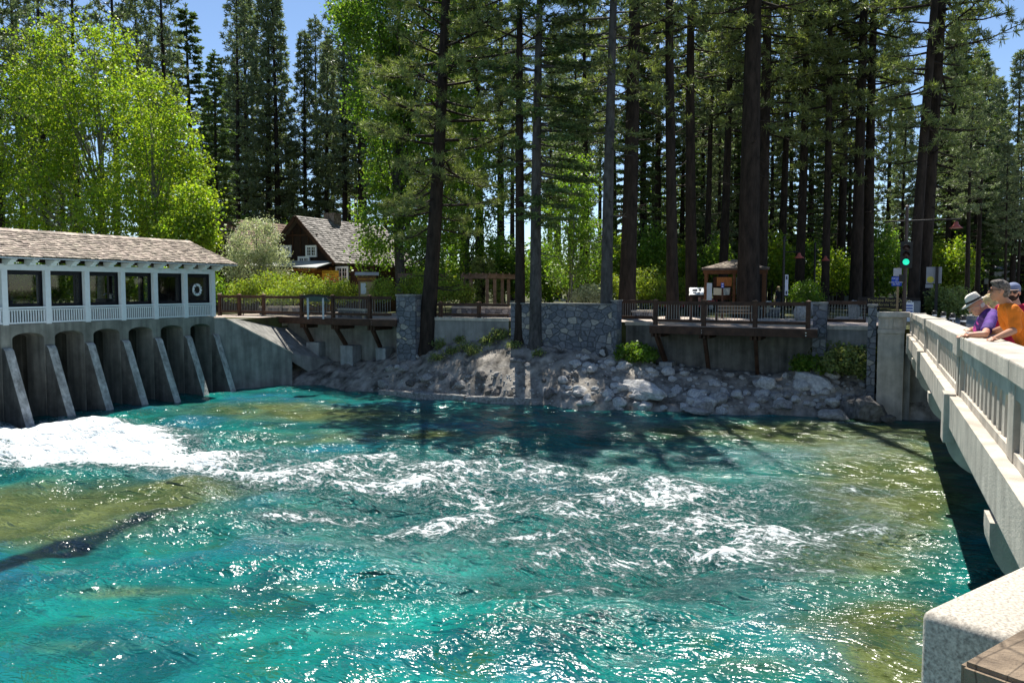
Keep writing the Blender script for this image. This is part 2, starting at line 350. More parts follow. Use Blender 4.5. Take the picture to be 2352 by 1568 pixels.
    teal = mixc(mr(nA, .34, .66), (.0, .058, .064), (.001, .17, .145))
    teal = mixc(mr(nC, .50, .70), teal, (.010, .125, .19))
    teal = mixc(math_('MULTIPLY', mr(nB, .52, .70), .75), teal, (.008, .25, .205))
    teal = mixc(math_('MULTIPLY', attr('bright'), mr(nD, .35, .62, .15, .85)), teal, (.014, .35, .29))
    teal = mixc(math_('MULTIPLY', mr(nD, .52, .36), .65), teal, (.003, .035, .045))
    oli = mixc(mr(nB, .34, .66), (.022, .040, .010), (.135, .165, .055)); oli = mixc(math_('MULTIPLY', mr(nD, .5, .36), .7), oli, (.012, .022, .008))
    f_ol = math_('MULTIPLY', attr('olive'), mr(nA, .30, .66, .55, 1.35))
    col = mixc(mr(f_ol, .12, .85), teal, oli)
    col = mixc(math_('MULTIPLY', mr(nB, .46, .33), .85), col, (.022, .075, .020))
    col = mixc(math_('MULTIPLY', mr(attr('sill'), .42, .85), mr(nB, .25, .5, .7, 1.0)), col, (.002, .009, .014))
    # foam: torn sheets, lace; white flecks double as painted sun glints
    s1 = noise(1.5, (1.0, 2.3, 1), 9, .72, 1.2); s2 = noise(6.0, (1, 2.0, 1), 8, .75, .6); s3 = noise(16.0, (.8, 1.6, 1), 3, .65, .4)
    wv = N.new('ShaderNodeVectorMath'); wv.operation = 'ADD'; nv = N.new('ShaderNodeTexNoise'); nv.inputs['Scale'].default_value = 1.3; nv.inputs['Detail'].default_value = 5; L.new(obj, nv.inputs[0])
    sc = N.new('ShaderNodeVectorMath'); sc.operation = 'SCALE'; sc.inputs['Scale'].default_value = 1.5; L.new(nv.outputs['Color'], sc.inputs[0]); L.new(obj, wv.inputs[0]); L.new(sc.outputs[0], wv.inputs[1])
    vo = N.new('ShaderNodeTexVoronoi'); vo.feature = 'DISTANCE_TO_EDGE'; vo.inputs['Scale'].default_value = 1.25; L.new(mapped(wv.outputs[0], (1, 1.9, 1), -TH), vo.inputs[0])
    v2 = N.new('ShaderNodeTexVoronoi'); v2.feature = 'DISTANCE_TO_EDGE'; v2.inputs['Scale'].default_value = 3.6; L.new(mapped(wv.outputs[0], (1, 1.6, 1), -TH), v2.inputs[0])
    lace = math_('ADD', math_('MULTIPLY', mr(vo.outputs[0], .16, .0), .55), math_('MULTIPLY', mr(v2.outputs[0], .14, .0), .35))
    k = math_('ADD', math_('MULTIPLY_ADD', attr('foam'), 1.15, .0), math_('MULTIPLY_ADD', s1, 1.7, -1.02)); k = math_('ADD', k, math_('MULTIPLY_ADD', s2, 2.6, -1.30)); k = math_('ADD', k, math_('MULTIPLY', attr('crest'), .10))
    gate = mr(attr('foam'), .04, .28); k = math_('ADD', k, math_('MULTIPLY', lace, .62))
    fm = math_('MULTIPLY', mr(k, .30, .72), gate); halo = math_('MULTIPLY', mr(k, -.30, .6), gate)
    glint_fleck = math_('MULTIPLY', mr(s3, .56, .62), mr(k, -.25, .30)); fm = math_('MAXIMUM', fm, math_('MULTIPLY', glint_fleck, gate))
    cg = mr(attr('crest'), .4, 1.6); glint_fleck2 = math_('MULTIPLY', mr(s3, .575, .63), math_('MULTIPLY', cg, mr(s1, .46, .58)))
    fm = math_('MAXIMUM', fm, math_('MULTIPLY', glint_fleck2, mr(attr('turb'), -.1, .35, .10, 1.0)))
    col = mixc(math_('MULTIPLY', halo, .50), col, (.10, .36, .32))
    col = mixc(fm, col, (.62, .68, .69))
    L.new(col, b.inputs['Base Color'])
    b.inputs['IOR'].default_value = 1.33; b.inputs['Specular IOR Level'].default_value = .62
    L.new(mr(fm, 0, 1, .20, .7), b.inputs['Roughness'])
    hg = math_('ADD', amp0, math_('MULTIPLY', math_('MULTIPLY', s2, .09), halo)); hg = math_('MULTIPLY', hg, mr(fm, 0, 1, 1.0, .45))
    bp = N.new('ShaderNodeBump'); bp.inputs['Strength'].default_value = 1.0; bp.inputs['Distance'].default_value = 1.0; L.new(hg, bp.inputs['Height']); L.new(bp.outputs[0], b.inputs['Normal'])
    me.materials.append(m)
build_water()
# ================================================================== GROUND, BANK
ZG = 3.42
# front edge of the promenade, (x, y) from left to right
EDGE = [(-400, 33.2), (-30.7, 33.2), (-30.7, 37.4), (-22.4, 37.4), (-22.4, 36.6), (-11.4, 36.6), (-11.4, 37.6), (-2.4, 37.6), (-2.4, 38.2), (.2, 38.2), (.2, 36.2), (400, 36.2)]
mb = MB()
for (x0, y0), (x1, y1) in zip(EDGE[:-1], EDGE[1:]):
    mb.quad((x0, y0, -2), (x1, y1, -2), (x1, y1, ZG-.03), (x0, y0, ZG-.03))
    if x1-x0 > .01: mb.quad((x0, y0, ZG-.03), (x1, y1, ZG-.03), (x1, 1400, ZG-.03), (x0, 1400, ZG-.03))
struct(mb.build('ground', M('forest_ground', (.085, .062, .038), rough=1, var=.5, scale=.8, base2=(.10, .12, .035), bump=.6, bscale=6)))
mb = MB()
for x0, x1, y0, y1 in ((-36, -30.7, 35.0, 47.5), (-30.7, -22.4, 37.4, 45), (-22.4, -11.4, 36.6, 43), (-11.4, -2.4, 37.6, 46), (-2.4, .2, 38.2, 50)):
    mb.quad((x0, y0, ZG), (x1, y0, ZG), (x1, y1, ZG), (x0, y1, ZG))
struct(mb.build('promenade', M('pavement', (.46, .38, .33), rough=.9, var=.14, scale=2.0, bump=.2, bscale=40)))
mb = MB(); mb.quad((2.6, 36.2, ZG-.05), (40, 36.2, ZG-.05), (40, 70, ZG-.05), (2.6, 70, ZG-.05)); mb.v = [(x, y, z+.03) for x, y, z in mb.v]
struct(mb.build('street', M('asphalt', (.22, .215, .21), rough=.95, var=.15, scale=3, bump=.2, bscale=60)))
FOOT = [(-34, 35.2), (-27.7, 34.9), (-24.5, 34.4), (-18, 33.6), (-12.3, 33.0), (-9.6, 33.4), (-6, 34.0), (-1.9, 34.9), (.6, 35.6), (3, 36)]
TOPZ = [(-34, .9), (-27.5, .9), (-25.0, 1.1), (-22.5, 1.9), (-20, 2.35), (-17, 2.75), (-14, 2.6), (-11, 2.0), (-9, 1.5), (-5, 1.25), (-2.5, 1.55), (0, 1.7), (3, 1.7)]
def interp(tab, x):
    if x <= tab[0][0]: return tab[0][1]
    for (a, p), (b, q) in zip(tab[:-1], tab[1:]):
        if x <= b: return p+(q-p)*(x-a)/(b-a)
    return tab[-1][1]
def h3(x, y, s=1.0):
    from mathutils import noise as mn
    return mn.fractal(Vector((x*s, y*s, 3.3)), 1.0, 2.0, 5)
def bankz(x, y):
    f = interp(FOOT, x); tz = interp(TOPZ, x); t = (y-f)/(37.2-f); 
    if t < 0: return -.15+t*2.5
    z = -.15+(tz+.15)*min(1, t*1.18)**.72
    return z+.16*h3(x, y, .9)+.10*h3(x, y, 2.7)*(1 if t > .02 else 0)
xs = np.arange(-34, 2.2, .11); ys = np.arange(32.2, 39.0, .11)
V = np.array([(x, y, bankz(x, y)) for y in ys for x in xs]); nx, ny = len(xs), len(ys)
I = np.arange(nx*ny).reshape(ny, nx); Fc = np.stack([I[:-1, :-1].ravel(), I[:-1, 1:].ravel(), I[1:, 1:].ravel(), I[1:, :-1].ravel()], 1)
bank = np_mesh('river_bank', V, Fc, M('bank_soil', (.095, .083, .068), rough=1, var=.5, scale=1.5, base2=(.42, .385, .335), bump=1.0, bscale=7), None, True); struct(bank)
# ================================================================== RIVERBANK ROCKS
rock_grey = M('grey_rock', (.32, .31, .295), rough=.95, var=.4, scale=4, bump=1.0, bscale=9)
rock_pale = M('pale_rock', (.52, .51, .49), rough=.95, var=.35, scale=5, bump=1.0, bscale=11)
rock_dark = M('dark_rock', (.15, .14, .13), rough=.9, var=.5, scale=4, bump=1.0, bscale=9)
def rock_mesh(seed, mat, sub=2, flat=.7):
    r = random.Random(seed); bm = bmesh.new(); bmesh.ops.create_icosphere(bm, subdivisions=sub, radius=1)
    from mathutils import noise as mn
    off = Vector((r.random()*50, r.random()*50, r.random()*50))
    cuts = [(Vector((r.gauss(0, 1), r.gauss(0, 1), r.gauss(0, 1))).normalized(), .55+.35*r.random()) for _ in range(9)]
    for v in bm.verts:
        q = v.co.copy()
        for n, d in cuts:
            e = q.dot(n)-d
            if e > 0: q -= n*e*.92
        q *= 1+.16*mn.fractal(q*1.6+off, 1, 2, 4)
        v.co = Vector((q.x*1.15, q.y*.9, q.z*flat))
    me = bpy.data.meshes.new('rock'); bm.to_mesh(me); bm.free(); me.materials.append(mat)
    return me
rock_variants = [rock_mesh(10+i, (rock_grey, rock_pale, rock_pale, rock_dark)[i % 4], 3) for i in range(12)]
def rock(me, loc, sc, label, group=None, name='rock', rz=None):
    o = bpy.data.objects.new(name, me); COL.objects.link(o); o.location = loc
    o.scale = sc if hasattr(sc, '__len__') else (sc,)*3
    o.rotation_euler = (random.uniform(-.25, .25), random.uniform(-.25, .25), random.uniform(0, 6.28) if rz is None else rz)
    return tag(o, label, 'rock', group)
def bank_at(px, py, off=0.0):
    """first point on the bank below the line of sight through a pixel"""
    r = ray(px, py); d = 28.0
    while d < 60:
        q = (r[0]*d, r[1]*d, EYE+r[2]*d)
        if q[1] > 32.3 and q[2] <= bankz(q[0], q[1]): break
        d += .05
    return Vector((q[0], q[1], q[2]+off)), d
random.seed(21)
def scatter(n, xr, yr, smin, smax, variants, label, group):
    for _ in range(n):
        px = random.uniform(*xr); py = random.uniform(*yr); q, d = bank_at(px, py)
        s = smin+(smax-smin)*random.random()**2.2
        rock(random.choice(variants), (q.x, q.y, q.z+s*.15), s, label, group)
PALE = [rock_variants[i] for i in (1, 2, 5, 6, 9, 10)]; GREY = [rock_variants[i] for i in (0, 4, 8)]; DARK = [rock_variants[i] for i in (3, 7, 11)]
scatter(148, (1290, 2040), (835, 930), .09, .36, PALE, 'pale grey riprap stone piled on the bank under the right timber deck', 'riprap stones below the right deck')
scatter(44, (1380, 1900), (900, 945), .18, .50, PALE+GREY, 'pale angular block at the waterline below the right timber deck', 'large blocks along the right waterline')
scatter(42, (850, 1330), (860, 915), .10, .34, GREY+DARK, 'dark grey stone lying at the foot of the bank below the pines', 'stones at the foot of the pine bank')
scatter(14, (1290, 1440), (800, 850), .12, .32, PALE, 'pale lava stone in the heap beside the slim fir trunk', 'lava stones heaped by the fir')
scatter(12, (1010, 1240), (805, 850), .10, .25, DARK+GREY, 'small dark stone on the weedy slope between the pines', 'small stones on the weedy slope')
scatter(20, (1850, 2050), (880, 925), .10, .28, GREY+DARK, 'small brown stone on the bank beside the bridge abutment', 'stones beside the abutment')
scatter(7, (880, 960), (795, 850), .16, .40, PALE+GREY, 'grey stone on the slope beside the thick leaning pine', 'stones beside the leaning pine')
for px, py, s, me, lb in ((1985, 958, (.80, .55, .78), rock_variants[3], 'biggest dark boulder standing in the shallows beside the bridge abutment'),
                          (1915, 960, (.58, .42, .36), rock_variants[8], 'low rounded boulder in the water left of the biggest boulder'),
                          (2022, 955, (.42, .36, .45), rock_variants[7], 'medium dark boulder between the biggest boulder and the abutment'),
                          (2040, 964, (.28, .24, .22), rock_variants[11], 'small dark boulder touching the abutment foot at the waterline'),
                          (1600, 946, (.55, .35, .20), rock_variants[0], 'flat grey rock breaking the surface off the right bank'),
                          (1475, 905, (1.15, .6, .55), rock_variants[5], 'longest pale slab of rock at the foot of the riprap'),
                          (1760, 890, (.55, .4, .55), rock_variants[9], 'tall pale rock half way up the riprap under the deck'),
                          (1865, 895, (.8, .5, .6), rock_variants[2], 'large pale rock at the right end of the riprap')):
    q, d = bank_at(px, min(py, 925)); g = PZ(px, py, 0) if py > 925 else q
    rock(me, (g.x, g.y+(-.05 if py > 925 else .2), (0 if py > 925 else g.z)+s[2]*.32), s, lb, None, 'boulder')
rs = random.Random(77); mb = MB()
base = [(v.co.copy(), 0) for v in rock_mesh(99, rock_pale, 1).vertices]; fcs = [tuple(p.vertices) for p in rock_mesh(98, rock_pale, 1).polygons]
for _ in range(900):
    px = rs.uniform(850, 2045); py = rs.uniform(815 if px > 1250 else 850, 938); q, d = bank_at(px, py); k = rs.uniform(.03, .085); a = rs.uniform(0, 6.28); ca, sa = cos(a), sin(a)
    mb.add([(q.x+k*(c.x*ca-c.y*sa), q.y+k*(c.x*sa+c.y*ca), q.z+k*.3+k*c.z) for c, _ in base], fcs)
gr = mb.build('loose_stones', M('loose_stone', (.34, .33, .31), rough=.95, var=.3, scale=3, island=.45), fix=False); gr['kind'] = 'stuff'; gr['label'] = 'loose small stones and gravel between the larger rocks of the bank'; gr['category'] = 'gravel'
# broken concrete toe at the water's edge
P0 = PZ(870, 903, 0); P1 = PZ(1065, 919, 0); P2 = PZ(1265, 925, 0)
mb = MB()
for a, b in ((P0, P1), (P1, P2)):
    mb.bar((a.x, a.y+.25, -.10), (b.x, b.y+.25, -.06), .5, .5)
tag(mb.build('concrete_kerb', conc_rough, bevel=.04), 'long low concrete kerb along the waterline below the pines', 'kerb')
# ================================================================== DAM GATEHOUSE
XD = -30.5; BAY = 1.79; YE = 31.55       # front face, bay width, last post
NB = 9; Y0 = YE-NB*BAY
dam = thing('dam_gatehouse', 'white railed gatehouse with shingled roof on an arched concrete dam', 'dam', (XD, YE, 0))
def D(mb, name, mat, parent=None, **k):
    o = mb.build(name, mat, None, **k); o.location = (-XD, -YE, 0)
    if parent is None: o.parent = dam
    else: o.parent = parent; o.location = (0, 0, 0)
    return o
# arched concrete front: one polygon strip per bay
ZF = 3.58; ZS, ZA = 3.05, 3.27; HW = .66
mb = MB(); TH_ = 1.9
for i in range(NB):
    yc = YE-(i+.5)*BAY; arc = [(yc+HW*1.0*cos(t), ZS+(ZA-ZS)*sin(t)) for t in np.linspace(0, pi, 15)]
    yl, yr = yc+BAY/2, yc-BAY/2
    # spandrel above arch, fanned
    for (a, b) in zip(arc[:-1], arc[1:]):
        mb.quad((XD, a[0], a[1]), (XD, b[0], b[1]), (XD, b[0], ZF), (XD, a[0], ZF))
        mb.quad((XD, a[0], a[1]), (XD-TH_, a[0], a[1]), (XD-TH_, b[0], b[1]), (XD, b[0], b[1]))
    mb.quad((XD, yl, -1.2), (XD, yc+HW, -1.2), (XD, yc+HW, ZF), (XD, yl, ZF)); mb.quad((XD, yr, -1.2), (XD, yr, ZF), (XD, yc-HW, ZF), (XD, yc-HW, -1.2))
    for sg in (1, -1):
        y = yc+sg*HW; mb.quad((XD, y, -1.2), (XD-TH_, y, -1.2), (XD-TH_, y, ZS), (XD, y, ZS))
    # curved back wall of the bay (the gate)
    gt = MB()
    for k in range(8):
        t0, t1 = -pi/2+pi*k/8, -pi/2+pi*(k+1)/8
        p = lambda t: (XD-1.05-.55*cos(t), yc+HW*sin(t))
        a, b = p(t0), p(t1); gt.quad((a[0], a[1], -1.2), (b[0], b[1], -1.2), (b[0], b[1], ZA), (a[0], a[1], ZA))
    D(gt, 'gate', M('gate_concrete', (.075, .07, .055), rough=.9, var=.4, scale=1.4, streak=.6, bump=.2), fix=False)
mb.box(XD-3.2, XD, Y0, YE, ZF-.001, ZF+.03); mb.box(XD-3.2, XD-TH_, Y0, YE, -1.2, ZF-.01)
mb.box(XD-3.2, XD+.02, YE+.003, YE+.45, -1.2, 3.52)
D(mb, 'arched_wall', conc_dam, fix=False)
# buttresses leaning out into the stream
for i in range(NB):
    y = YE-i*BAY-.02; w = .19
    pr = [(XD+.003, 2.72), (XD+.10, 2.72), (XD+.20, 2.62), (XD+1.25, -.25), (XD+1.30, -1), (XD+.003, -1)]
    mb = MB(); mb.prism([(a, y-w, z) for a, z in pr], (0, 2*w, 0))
    o = D(mb, 'buttress', M('buttress_concrete', (.46, .45, .42), rough=.95, var=.3, scale=5, base2=(.74, .72, .68), bump=.9, bscale=16, streak=.45), bevel=.03)  # pale worn aggregate, lightened so the fronts look lit
    o.data.materials.append(M('buttress_side_shade', (.15, .145, .13), rough=.9, var=.35, scale=2, streak=.4, bump=.2))
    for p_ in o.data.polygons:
        if abs(p_.normal.y) > .8: p_.material_index = 1  # sides take a darker copy, their shade put into the colour
# gallery posts, railing, beams
ZB, ZR, ZT, ZP = 3.62, 4.28, 5.70, 5.87
mb = MB(); mb.box(XD-.16, XD+.02, Y0, YE+.12, ZT, ZP); mb.box(XD-.20, XD+.05, Y0, YE+.18, ZP+.003, ZP+.06); D(mb, 'head_beam', white_paint)
mb = MB(); mb.box(XD-3.0, XD-2.84, Y0, YE+.12, ZT, ZP); D(mb, 'rear_beam', white_paint)
for i in range(NB+1):
    y = YE-i*BAY; mb = MB(); mb.box(XD-.14, XD+.035, y-.115, y+.115, ZB-.03, ZT-.002); D(mb, 'post', white_paint)
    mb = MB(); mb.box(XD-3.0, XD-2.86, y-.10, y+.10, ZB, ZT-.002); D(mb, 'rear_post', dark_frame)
for i in range(NB):
    a, b = YE-(i+1)*BAY+.118, YE-i*BAY-.118
    mb = MB(); mb.box(XD-.10, XD+.01, a, b, ZR-.07, ZR); mb.box(XD-.08, XD-.01, a, b, ZR-.14, ZR-.10); mb.box(XD-.08, XD, a, b, ZB+.01, ZB+.07)
    n = 14
    for k in range(n):
        y = a+(b-a)*(k+.5)/n; mb.box(XD-.065, XD-.015, y-.020, y+.020, ZB+.072, ZR-.142)
    D(mb, 'balustrade', white_paint)
    # black framed window behind the posts
    mb = MB(); x = XD-.22
    mb.box(x-.05, x, a-.1, b+.1, ZR-.05, ZR+.13); mb.box(x-.05, x, a-.1, b+.1, ZT-.17, ZT+.02); mb.box(x-.05, x, a-.1, a+.09, ZR+.131, ZT-.171); mb.box(x-.05, x, b-.09, b+.1, ZR+.131, ZT-.171)
    mb.box(x-.05, x, a-.1, b+.1, ZB, ZR-.051)
    w = D(mb, 'window', dark_frame)
    mb = MB(); mb.quad((x-.025, a+.09, ZR+.13), (x-.025, b-.09, ZR+.13), (x-.025, b-.09, ZT-.17), (x-.025, a+.09, ZT-.17))
    g = MATS.get('dim_glass')
    if not g:
        g = bpy.data.materials.new('dim_glass'); g.use_nodes = True; N = g.node_tree.nodes; L = g.node_tree.links
        tr = N.new('ShaderNodeBsdfTransparent'); tr.inputs[0].default_value = (.62, .68, .66, 1); gl = N.new('ShaderNodeBsdfGlossy'); gl.inputs['Roughness'].default_value = .03; gl.inputs[0].default_value = (.8, .8, .8, 1)
        ms = N.new('ShaderNodeMixShader'); ms.inputs[0].default_value = .07; L.new(tr.outputs[0], ms.inputs[1]); L.new(gl.outputs[0], ms.inputs[2]); L.new(ms.outputs[0], N['Material Output'].inputs[0]); MATS['dim_glass'] = g
    p = mb.build('pane', g, w); 
    # rear side: railing and dark wall panels, open above
    mb = MB(); x = XD-2.95
    mb.box(x-.03, x+.03, a, b, ZR-.06, ZR)
    for k in range(9):
        y = a+(b-a)*(k+.5)/9; mb.box(x-.02, x+.02, y-.02, y+.02, ZB, ZR-.061)
    D(mb, 'rear_railing', M('brown_paint', (.22, .11, .05), rough=.6))
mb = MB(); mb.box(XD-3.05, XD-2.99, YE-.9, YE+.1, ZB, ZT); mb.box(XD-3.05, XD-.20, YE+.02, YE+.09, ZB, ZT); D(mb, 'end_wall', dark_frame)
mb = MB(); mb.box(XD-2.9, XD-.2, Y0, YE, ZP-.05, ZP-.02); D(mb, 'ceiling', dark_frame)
# carved rafter tails
for i in range(NB*2+1):
    y = YE+.10-i*BAY/2
    pr = [(XD-.05, ZP+.07), (XD-.05, ZP+.245), (XD+.50, ZP+.245), (XD+.50, ZP+.19), (XD+.42, ZP+.18), (XD+.40, ZP+.13), (XD+.31, ZP+.12), (XD+.27, ZP+.04), (XD+.15, ZP-.01), (XD+.056, ZP+.0)]
    mb = MB(); mb.prism([(p, y-.12, q) for p, q in pr], (0, .24, 0)); D(mb, 'rafter_tail', white_paint)
# roof with separate shingles
ex, ez = XD+.62, ZP+.33; rx, rz_ = XD-1.55, 7.30; bx = 2*rx-ex
mb = MB(); yA, yB = Y0-.5, YE+1.05; yR = YE+.15
for (xa, xb) in ((ex, rx), (bx, rx)):
    mb.add([(xa, yA, ez-.07), (xa, yB, ez-.07), (xb, yR, rz_-.07), (xb, yA, rz_-.07), (xa, yA, ez-.03), (xa, yB, ez-.03), (xb, yR, rz_-.03), (xb, yA, rz_-.03)],
           [(0, 1, 2, 3), (4, 5, 6, 7), (0, 1, 5, 4), (1, 2, 6, 5), (2, 3, 7, 6), (3, 0, 4, 7)])
mb.add([(ex, yB, ez-.03), (bx, yB, ez-.03), (rx, yR, rz_-.03), (ex, yB, ez-.07), (bx, yB, ez-.07)], [(0, 1, 2), (0, 3, 4, 1)])
roof = D(mb, 'roof', M('roof_board', (.10, .08, .06), rough=.9))
def shingle_slope(mb, E0, E1, R0, R1, rows, wid, thick=.022, rr=random):
    """courses of shakes between the eave E0-E1 and the ridge R0-R1"""
    E0, E1, R0, R1 = map(Vector, (E0, E1, R0, R1)); n = (E1-E0).cross(R0-E0).normalized()
    if n.z < 0: n = -n
    for r in range(rows):
        t0, t1 = r/rows, (r+1.25)/rows; t1 = min(t1, 1.0)
        A, B = E0.lerp(R0, t0), E1.lerp(R1, t0); C, Dd = E0.lerp(R0, t1), E1.lerp(R1, t1); l = (B-A).length; s = -rr.random()*wid
        while s < l:
            w = wid*rr.uniform(.55, 1.35); a, b = max(0, s)/l, min(l, s+w-.008)/l; s += w
            if b <= a: continue
            j = rr.uniform(-.02, .02); d0 = (C-A).normalized()*j
            p = [A.lerp(B, a)+d0, A.lerp(B, b)+d0, C.lerp(Dd, b), C.lerp(Dd, a)]; lift = thick*rr.uniform(.8, 1.9)
            q = [p[0]+n*lift, p[1]+n*lift, p[2]+n*.006, p[3]+n*.006]
            mb.add([p[0], p[1], q[0], q[1], q[2], q[3]], [(2, 3, 4, 5), (0, 1, 3, 2)])
mb = MB(); rs = random.Random(4)
shingle_slope(mb, (ex+.03, yA, ez), (ex+.03, yB, ez), (rx, yA, rz_), (rx, yR, rz_), 13, .17, .03, rs)
shingle_slope(mb, (bx, yB, ez), (ex+.03, yB, ez), (rx, yR, rz_), (rx, yR, rz_), 10, .17, .03, rs)
o = mb.build('shingles', shingle, roof, fix=False)
mb = MB()
for s in range(70):
    y = yA+(yR-yA)*s/70; mb.frame_box((rx, y+.14, rz_+.03), (0, .15, .008), (.14, 0, -.06), (0, 0, .012))
mb.build('ridge_cap', shingle, roof)
mb = MB(); mb.box(ex-.03, ex+.01, yA, yB, ez-.075, ez-.035); mb.build('fascia', white_paint, roof)
# equipment inside the gallery
def machine(y, label, w=.8):
    t = thing('gate_hoist', label, 'machine', (XD-1.6, y, ZF+.03))
    mb = MB(); mb.box(-.35, .35, -w/2, w/2, 0, .92); mb.build('housing', M('machine_grey', (.05, .055, .06), rough=.5), t, bevel=.04)
    mb = MB(); pts = [(.05, .34*cos(q), 1.12+.05*sin(q*3)) for q in np.linspace(.2, 2*pi, 14)]; mb.tube([(p[0]+.3*sin(i*.5), p[1], p[2]) for i, p in enumerate(pts)], .022, 6); mb.build('handwheel', steel, t)
    mb = MB(); mb.tube([(0, 0, .9), (0, 0, 1.12)], .05, 8); mb.build('spindle', steel, t)
machine(YE-5.55*BAY, 'dark metal hoist with a handwheel behind the leftmost full window')
machine(YE-2.6*BAY, 'dark metal hoist behind the fourth window of the gatehouse', 1.1)
# life ring hung in the last window
lr = thing('life_ring', 'white life ring with black lettering hung in the end window of the gatehouse', 'life ring', (XD-.14, YE-.5*BAY-.02, 4.93))
mb = MB(); Rr, rr_ = .24, .065; nn, mm = 28, 10
for i in range(nn):
    for j in range(mm):
        a, b = 2*pi*i/nn, 2*pi*j/mm; mb.v.append((rr_*sin(b)*.8, (Rr+rr_*cos(b))*cos(a), (Rr+rr_*cos(b))*sin(a)))
for i in range(nn):
    for j in range(mm): mb.f.append((i*mm+j, ((i+1) % nn)*mm+j, ((i+1) % nn)*mm+(j+1) % mm, i*mm+(j+1) % mm))
mb.build('ring', white_paint, lr, smooth=True)
mb = MB()
for i in range(10):
    a = 2*pi*(i+.3)/10
    if i in (2, 7): continue
    mb.bar((.056, Rr*cos(a-.09), Rr*sin(a-.09)), (.056, Rr*cos(a+.09), Rr*sin(a+.09)), .008, .06, up=(0, cos(a), sin(a)))
mb.build('dark_marks', black_metal, lr)
for i in range(4):
    mb = MB(); a = 2*pi*i/4+.5; mb.tube([(.0+.07*sin(b), (Rr+.075*cos(b))*cos(a), (Rr+.075*cos(b))*sin(a)) for b in np.linspace(0, 2*pi, 9)], .016, 5); mb.build('rope_band', M('rope', (.3, .3, .32)), lr)
# ================================================================== WING WALL AND APRON
WA = PZ(495, 889, 0); WB = PZ(671, 880, 0)
WA.x = XD+.02; WA.y = YE+.02
pv = lambda x, y: PV(x, y, WA, WB)
tl = pv(494, 732); t1 = pv(516, 732); t2 = pv(671, 811)
nrm = Vector((-(WB-WA).y, (WB-WA).x, 0)).normalized()*.32
ww = thing('wing_wall', 'stained concrete wing wall sloping down beside the dam', 'wall', (WA.x, WA.y, 0))
mb = MB(); poly = [(WA.x, WA.y, -1.2), (WB.x, WB.y, -1.2), tuple(t2), tuple(t1), (WA.x, WA.y, tl.z)]
mb.prism(poly, nrm); o = mb.build('wall_face', concrete, ww); o.location = (-WA.x, -WA.y, 0)
mb = MB(); e = Vector((0, 0, .03)); up = nrm*1.12
for a, b in ((t1, t2), (Vector((WA.x, WA.y, tl.z)), t1)):
    mb.prism([a-nrm*.08+e*.1, b-nrm*.08+e*.1, b+up+e*.1, a+up+e*.1], (0, 0, .06))
o = mb.build('coping', conc_light, ww); o.location = (-WA.x, -WA.y, 0)
# sloping apron behind the wing wall
s0 = t1+nrm*1.1; s1 = t2+nrm*1.1; s3 = PY(600, 737, 37.35); s2 = PZ(752, 858, .35)
mb = MB(); mb.prism([s0, s1, Vector((s2.x, s2.y, .2)), Vector((s3.x+5, s3.y, 1.0)), Vector((s3.x, s3.y, 3.2)), Vector((s0.x-1.0, 37.35, 3.3))], (0, 0, -.4))
tag(mb.build('concrete_apron', concrete, fix=True), 'smooth sloping concrete apron between the wing wall and the left deck', 'apron')
# ================================================================== BRIDGE
CAPZ = [(-2, 4.47), (6.8, 4.45), (12.4, 4.375), (22.1, 4.265), (32.6, 4.10), (37, 4.03), (60, 3.9)]
capz = lambda y: interp(CAPZ, y)
PIL = [2.6, 12.5, 22.3, 32.5]; MINOR = [7.55, 17.4, 27.4]
bridge = thing('road_bridge', 'weathered concrete road bridge with balustrade parapet crossing the river', 'bridge', (1.1, 12.5, 0))
def Bp(mb, name, mat=conc_light, **k):
    o = mb.build(name, mat, bridge, **k); o.location = (-1.1, -12.5, 0); return o
def sweep(mb, x0, x1, lo, hi, ya, yb, n=4):
    ys = [ya+(yb-ya)*i/n for i in range(n+1)]; o = len(mb.v)
    for y in ys:
        c = capz(y); mb.v += [(x0, y, c+lo), (x1, y, c+lo), (x1, y, c+hi), (x0, y, c+hi)]
    for i in range(n):
        a = o+4*i
        for k in range(4): mb.f.append((a+k, a+(k+1) % 4, a+4+(k+1) % 4, a+4+k))
    mb.f += [(o, o+3, o+2, o+1), (o+4*n, o+4*n+1, o+4*n+2, o+4*n+3)]
    return mb
mb = MB(); sweep(mb, 1.36, 10.4, -1.34, -1.02, 1.0, 36.0, 12); Bp(mb, 'deck', M('walkway_concrete', (.40, .38, .35), rough=.95, var=.15, bump=.2, bscale=50))
mb = MB(); sweep(mb, .82, 1.355, -1.20, -.80, 1.0, 35.5, 16); sweep(mb, .855, 1.35, -1.28, -1.202, 1.0, 35.5, 16); Bp(mb, 'edge_girder')
YS = [1.2]+sorted(PIL+MINOR)+[35.4]
